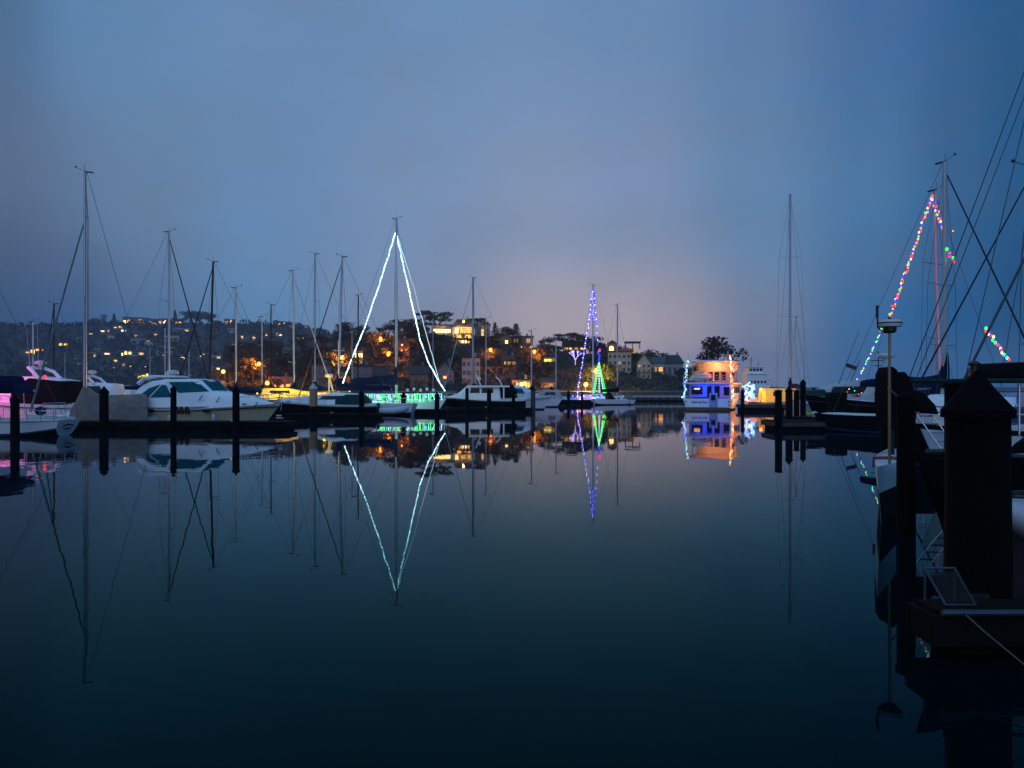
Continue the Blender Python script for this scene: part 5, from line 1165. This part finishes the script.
rope_light('dim red and violet rope light running down the lit mast', [P(934.6, 205, YM-.25), P(936, 260, YM-.3), P(938.5, 330, YM-.3), P(940, 372, YM-.3)], .035, 'rope_dim', .01, seed=6)
light_string('short multicoloured light string above the black canopy at the right edge', [P(986, 329, 20), P(997, 345, 19.6), P(1008.5, 359.5, 19.2)], .07, .034, ['led_green', 'led_red', 'led_blue', 'led_warm', 'led_red', 'led_warm', 'led_green', 'led_blue'], jitter=.025, seed=27)
def far_stays(root):
    mw = Matrix.Translation(root.location) @ Matrix.Rotation(R(172), 4, 'Z'); iv = mw.inverted()
    for a, b, r_ in ((P(1052, 0, 20), P(962, 392, 19), .012), (P(1046, 40, 20.5), P(905, 408, 19), .012), (P(1046, 215, 20), P(950, 408, 19), .035), (P(1040, 150, 20.4), P(1000, 385, 20), .010)):
        MB().tube(iv @ a, iv @ b, r_, seg=5).build('stay', 'wire', root)
# off-frame sailboat at right whose furled sails cross the frame
sailboat(1030, 22, 168, 168, 9.5, 'sailboat at the right edge with its furled jib slanting down left', mastm='alu_dark', mr=.10, fore='furl_dark', fore_r=.038, fore_x=3.6, cover='canvas_black', covh=.4, hullm='gelcoat_grey', boom=False, sp_y=[.4, .7])
sailboat(1075, 20, -80, 172, 11, 'tall sailboat beyond the right edge showing only its thin stays', mastm='alu_dark', fore='furl_dark', fore_r=.018, fore_x=4.6, boom=False, hullm='navy_hull', extra=lambda root, q: far_stays(root))
# bimini of a boat and black canopy at the right edge
bm_ = empty('bimini_boat', (X(1040, 17), 17.5, 0), R(200), 'boat with a green-edged bimini and black canopy at the right edge', 'motor boat')
hm_, bw, sh, xs, mm = hull(6.5, 2.6, 1.0, 1.3, .4, .9, .9, .2, 'gelcoat', 'gelcoat', 'boot_blue'); hm_.build('hull', mm, bm_, True); deck_mb(bw, sh, xs).build('deck', 'deck_white', bm_)
MB().box((.6, 0, Z(381, 17)), (4.6, 2.2, .08)).build('bimini', 'canvas_green', bm_, bevel=.03)
for x in (-1.2, 2.6):
    for sg in (1, -1): MB().tube((x, sg*1.0, 1.), (x, sg*1.0, Z(381, 17)), .025, seg=6).build('bimini_pole', 'steel', bm_)
d2, _ = cabin([(-2.4, Z(376, 17)), (-2.2, Z(363, 17)), (.3, Z(362, 17)), (.5, Z(374, 17))], lambda x: Z(379.5, 17), lambda x: 1.15, .9, 8); d2.build('canopy', 'canvas_black', bm_, True)
MB().path([(-.2, -1.1, 1.0), (-.2, -1.1, 1.8), (-.6, -1.1, 2.1), (-1.6, -1.1, 2.1)], .022, 6).build('hoop', 'steel', bm_)
ip = MB().lathe([(.09, 0), (.09, .3), (.13, .32), (.13, .36), (.02, .42)], (1.9, .2, Z(381, 17)+.04), 10).build('winch_horn', 'black_plastic', bm_, True)

# near boats: bows toward the fairway
def near_hull(bowx, bowy, ang, L, B, hs, hb, label, top, band, boot, bottom='antifoul', cat='motor boat', name='motor_boat', T=.85, flare=.25, rake=1.0, boot2=False):
    c, s = math.cos(ang), math.sin(ang); root = empty(name, (bowx-c*L/2, bowy-s*L/2, 0), ang, label, cat)
    hm_, bw, sh, xs, mm = hull(L, B, hs, hb, .4, T, rake=rake, flare=flare, top=top, band=band, boot=boot, bottom=bottom, boot2=boot2); hm_.build('hull', mm, root, True); deck_mb(bw, sh, xs).build('deck', 'deck_white', root)
    return root, bw, sh, xs
A, bwA, shA, xsA = near_hull(5.56, 11.35, math.atan2(-.86, -.51), 6, .62, .92, 1.0, 'narrow white boat bow with a red band beside the dark pile', 'gelcoat', 'gelcoat', 'antifoul', name='bow_boat', boot2=True, T=.4, cat='boat')
mb = MB(); q = [(xsA(.62), y, z) for y, z in ((-bwA(.62)-.01, shA(.62)-.16), (-bwA(.62)-.012, shA(.62)+.012), (0, shA(.62)+.03), (bwA(.62)+.012, shA(.62)+.012), (bwA(.62)+.01, shA(.62)-.16))]
mb.path(q, .035, 5).build('red_band', 'boot_red', A)
B2, bwB, shB, xsB = near_hull(4.35, 8.0, math.atan2(-.5, -.86), 8.5, 2.8, 1.3, 1.5, 'near black-hulled boat with a pale toe rail behind the huge pile', 'black_hull', 'black_hull', 'antifoul', name='dark_launch')
mb = MB()
for sg in (1, -1): mb.path([(xsB(s), sg*(bwB(s)-.02), shB(s)+.02) for s in (.1, .3, .5, .62, .75, .85, .92, .97)], .022, 5)
mb.build('toe_rail', 'dock_edge', B2)
cb, sd_ = cabin([(-3.0, 1.3), (-2.8, 1.75), (-.3, 1.8), (.6, 1.45)], lambda x: 1.1, lambda x: 1.0, .8); cb.build('canvas_cover', 'canvas_black', B2, True)
MB().path([(0, 0, 0), (.05, .1, -.1), (.35, .35, -.12), (.8, .6, -.05)], .014, 5).build('mooring_line', 'rope', B2).location = (xsB(.8), .7, 1.3)
# bronze radar pole
YR = 12.6
rp = empty('radar_pole', (X(889.5, YR), YR, 0), 0, 'bronze radar pole with a white radar dome and side antenna in the right foreground', 'radar mast')
zt = Z(333, YR)
MB().tube((0, 0, .55), (0, 0, zt), .026, .022, seg=8).build('pole', 'bronze', rp, True)
MB().lathe([(.08, 0), (.11, .03), (.11, .10), (.06, .14), (.03, .2), (.03, .26)], (0, 0, zt), 10).build('mount', 'black_plastic', rp, True)
MB().lathe([(.05, 0), (.12, .012), (.19, .02), (.20, .05), (.20, .115), (.185, .135), (.02, .14)], (0, 0, Z(328, YR)), 16).build('radar_dome', 'white_plastic', rp, True)
MB().lathe([(.19, 0), (.203, .0), (.203, .02), (.19, .02)], (0, 0, Z(328, YR)+.07), 16).build('dome_band', 'black_plastic', rp, True)
MB().path([(0, 0, Z(330, YR)-.02), (-.13, 0, Z(330, YR)-.03), (-.2, 0, Z(327, YR)), (-.21, 0, Z(315, YR))], .014, 6).tube((-.21, 0, Z(318, YR)), (-.21, 0, Z(305.5, YR)), .024, seg=6).build('antenna', 'black_plastic', rp, True)
YR2 = 20.
rp = empty('radar_pole', (X(884, YR2), YR2, 0), 0, 'white radar pole with a lower radar dome behind the bronze one', 'radar mast')
MB().tube((0, 0, .5), (0, 0, Z(359, YR2)), .045, seg=8).build('pole', 'mast_white', rp, True)
MB().lathe([(.05, 0), (.19, .01), (.21, .04), (.21, .10), (.18, .13), (.02, .14)], (.05, 0, Z(358.5, YR2)), 14).build('radar_dome', 'white_plastic', rp, True)
# boat hook leaning
bh = MB().tube((0, 0, 0), (.52, .1, -.44), .014, seg=6).box((.5, .1, -.44), (.2, .03, .03)).build('boat_hook', 'bronze', loc=P(888, 387.5, 12.9)); tag(bh, 'pale boat hook slanting across the dark pile', 'boat hook')
# white boat with ladder at about 20 m
YC2 = 21.
C2, bwC, shC, xsC = near_hull(X(912, YC2), YC2+.4, math.atan2(.2, -.97), 5.6, 2.2, 1.15, 1.35, 'white cruiser hull with a blue tarp and folded boarding ladder right of the dark pile', 'gelcoat_grey', 'gelcoat', 'boot_blue', name='ladder_boat', T=.95)
cb, sd_ = cabin([(-2.6, 1.2), (-2.4, 1.62), (.6, 1.68), (1.4, 1.3)], lambda x: 1.0, lambda x: .95, .8); cb.build('tarp', 'canvas_blue', C2, True)
ld = empty('boarding_ladder', P(915, 412, 16.5), 0, 'grey boarding ladder leaning down beside the dark pile', 'ladder')
p0, p1, w3 = Vector((0, 0, 0)), Vector((.44, -.6, -1.05)), Vector((.34, 0, -.0))
MB().tube(p0, p1, .016, seg=6).tube(p0+w3, p1+w3, .016, seg=6).build('rails', 'steel', ld)
for i in range(6):
    t = (i+.5)/6; MB().tube(p0+(p1-p0)*t, p0+(p1-p0)*t+w3, .018, seg=6).build('rung', 'steel', ld)
# covered boats behind (white lumps under the boom)
motorboat(950, 28, 178, 5.2, 2.2, 'low white boat with a blue striped cover under the navy boom', 1.1, 1.35, [(-2.2, 1.3), (-2., 1.85), (.4, 1.95), (1.0, 1.6), (2.2, 1.35)], [[(-1.4, 1.45), (.2, 1.45), (.2, 1.7), (-1.3, 1.7)]], rail_s=None, name='small_boat')
# black tarps hung over a frame (left of the pile)
tp = empty('tarp_rack', (X(899, 15.2), 15.2, 0), 0, 'black tarpaulin heaped over a frame behind the bronze radar pole', 'tarpaulin')
mb = MB(); r = random.Random(6)
k = 15.2/F
def tarp(pts, y0, dep):
    mb = MB(); poly = [((x-899)*k, y0, Z(y, 15.2)) for x, y in pts]; mb.prism(poly, (0, dep, 0)); return mb
tarp([(883, 405), (884, 374), (888, 366), (893, 370), (897, 379), (900, 371), (905, 377), (911, 392), (914, 404), (911, 422), (886, 430)], -.2, .6).build('tarp', 'canvas_black', tp, bevel=.05)
tarp([(897, 402), (904, 390), (912, 393), (922, 404), (926, 414), (913, 412)], -.5, .5).build('tarp_fold', 'canvas_black', tp, bevel=.04)
MB().box((-.1, .1, .8), (.08, .08, 1.9)).build('frame', 'alu_dark', tp)
# foreground dock corner with grated step
nd = dock('floating_dock', X(936, 6.05), X(936, 6.05)+7, 6.05, 6.36, .40, 'near dark dock edge at the lower right', cleats=False)
MB().tube((-3.5, -.24, .40), (3.5, -.24, .40), .026, seg=8).build('edge_rail', 'steel_dim', nd)
gs = empty('dock_step', (X(940, 6.22), 6.22, .40), 0, 'slanted grated step on the corner of the near dock', 'dock step')
mb = MB()
for i in range(15): mb.tube((-.06+i*.022, .10, .27), (-.02+i*.022, -.12, .05), .0055, seg=5)
mb.build('grating', 'alu_dark', gs)
MB().path([(-.10, .12, .30), (.26, .12, .30), (.30, -.14, .03), (-.04, -.14, .03), (-.10, .12, .30)], .014, 6).build('step_frame', 'steel_dim', gs)
gs.scale = (.72, .9, .9)
for sx in (-.09, .26): MB().tube((sx, .12, .0), (sx, .12, .30), .014, seg=6).build('leg', 'steel_dim', gs)
cl = MB().box((0, 0, .03), (.05, .05, .06)).box((0, 0, .07), (.22, .05, .03)).build('cleat', 'black_plastic', loc=(X(975, 6.2), 6.2, .40)); tag(cl, 'black cleat on the near dock beside the grated step', 'cleat')
ml = MB().path([(0, 0, 0), (.02, -.25, -.08), (.06, -1.2, -.30), (.10, -2.3, -.40)], .006, 5).build('mooring_line', 'rope', loc=(X(963, 5.98), 5.98, .40)); tag(ml, 'thin mooring line trailing into the water from the near dock', 'rope')
# white kayak bow at the right edge
ky = empty('kayak', (X(1082, 7.4), 7.4, .88), R(8), 'pale kayak on a rack behind the huge pile at the right edge', 'kayak')
rings = []
for i in range(15):
    t = i/14; s = math.sin(math.pi*(.03+.94*t))**.9; x = -1.1+2.2*t
    rings.append([(x, .32*s*math.cos(a*math.pi/12), .30*s*math.sin(a*math.pi/12)+.22*abs(2*t-1)**3) for a in range(24)])
MB().loft(rings, True, True).build('hull', 'inflatable', ky, True)
MB().path([(-.35+.5*math.cos(a*math.pi/8), .2*math.sin(a*math.pi/8), .27) for a in range(17)], .02, 5).build('cockpit_rim', 'black_plastic', ky)
for x in (-.5, .5): MB().box((x, 0, -.6), (.08, .5, .9)).build('rack_leg', 'alu_dark', ky)
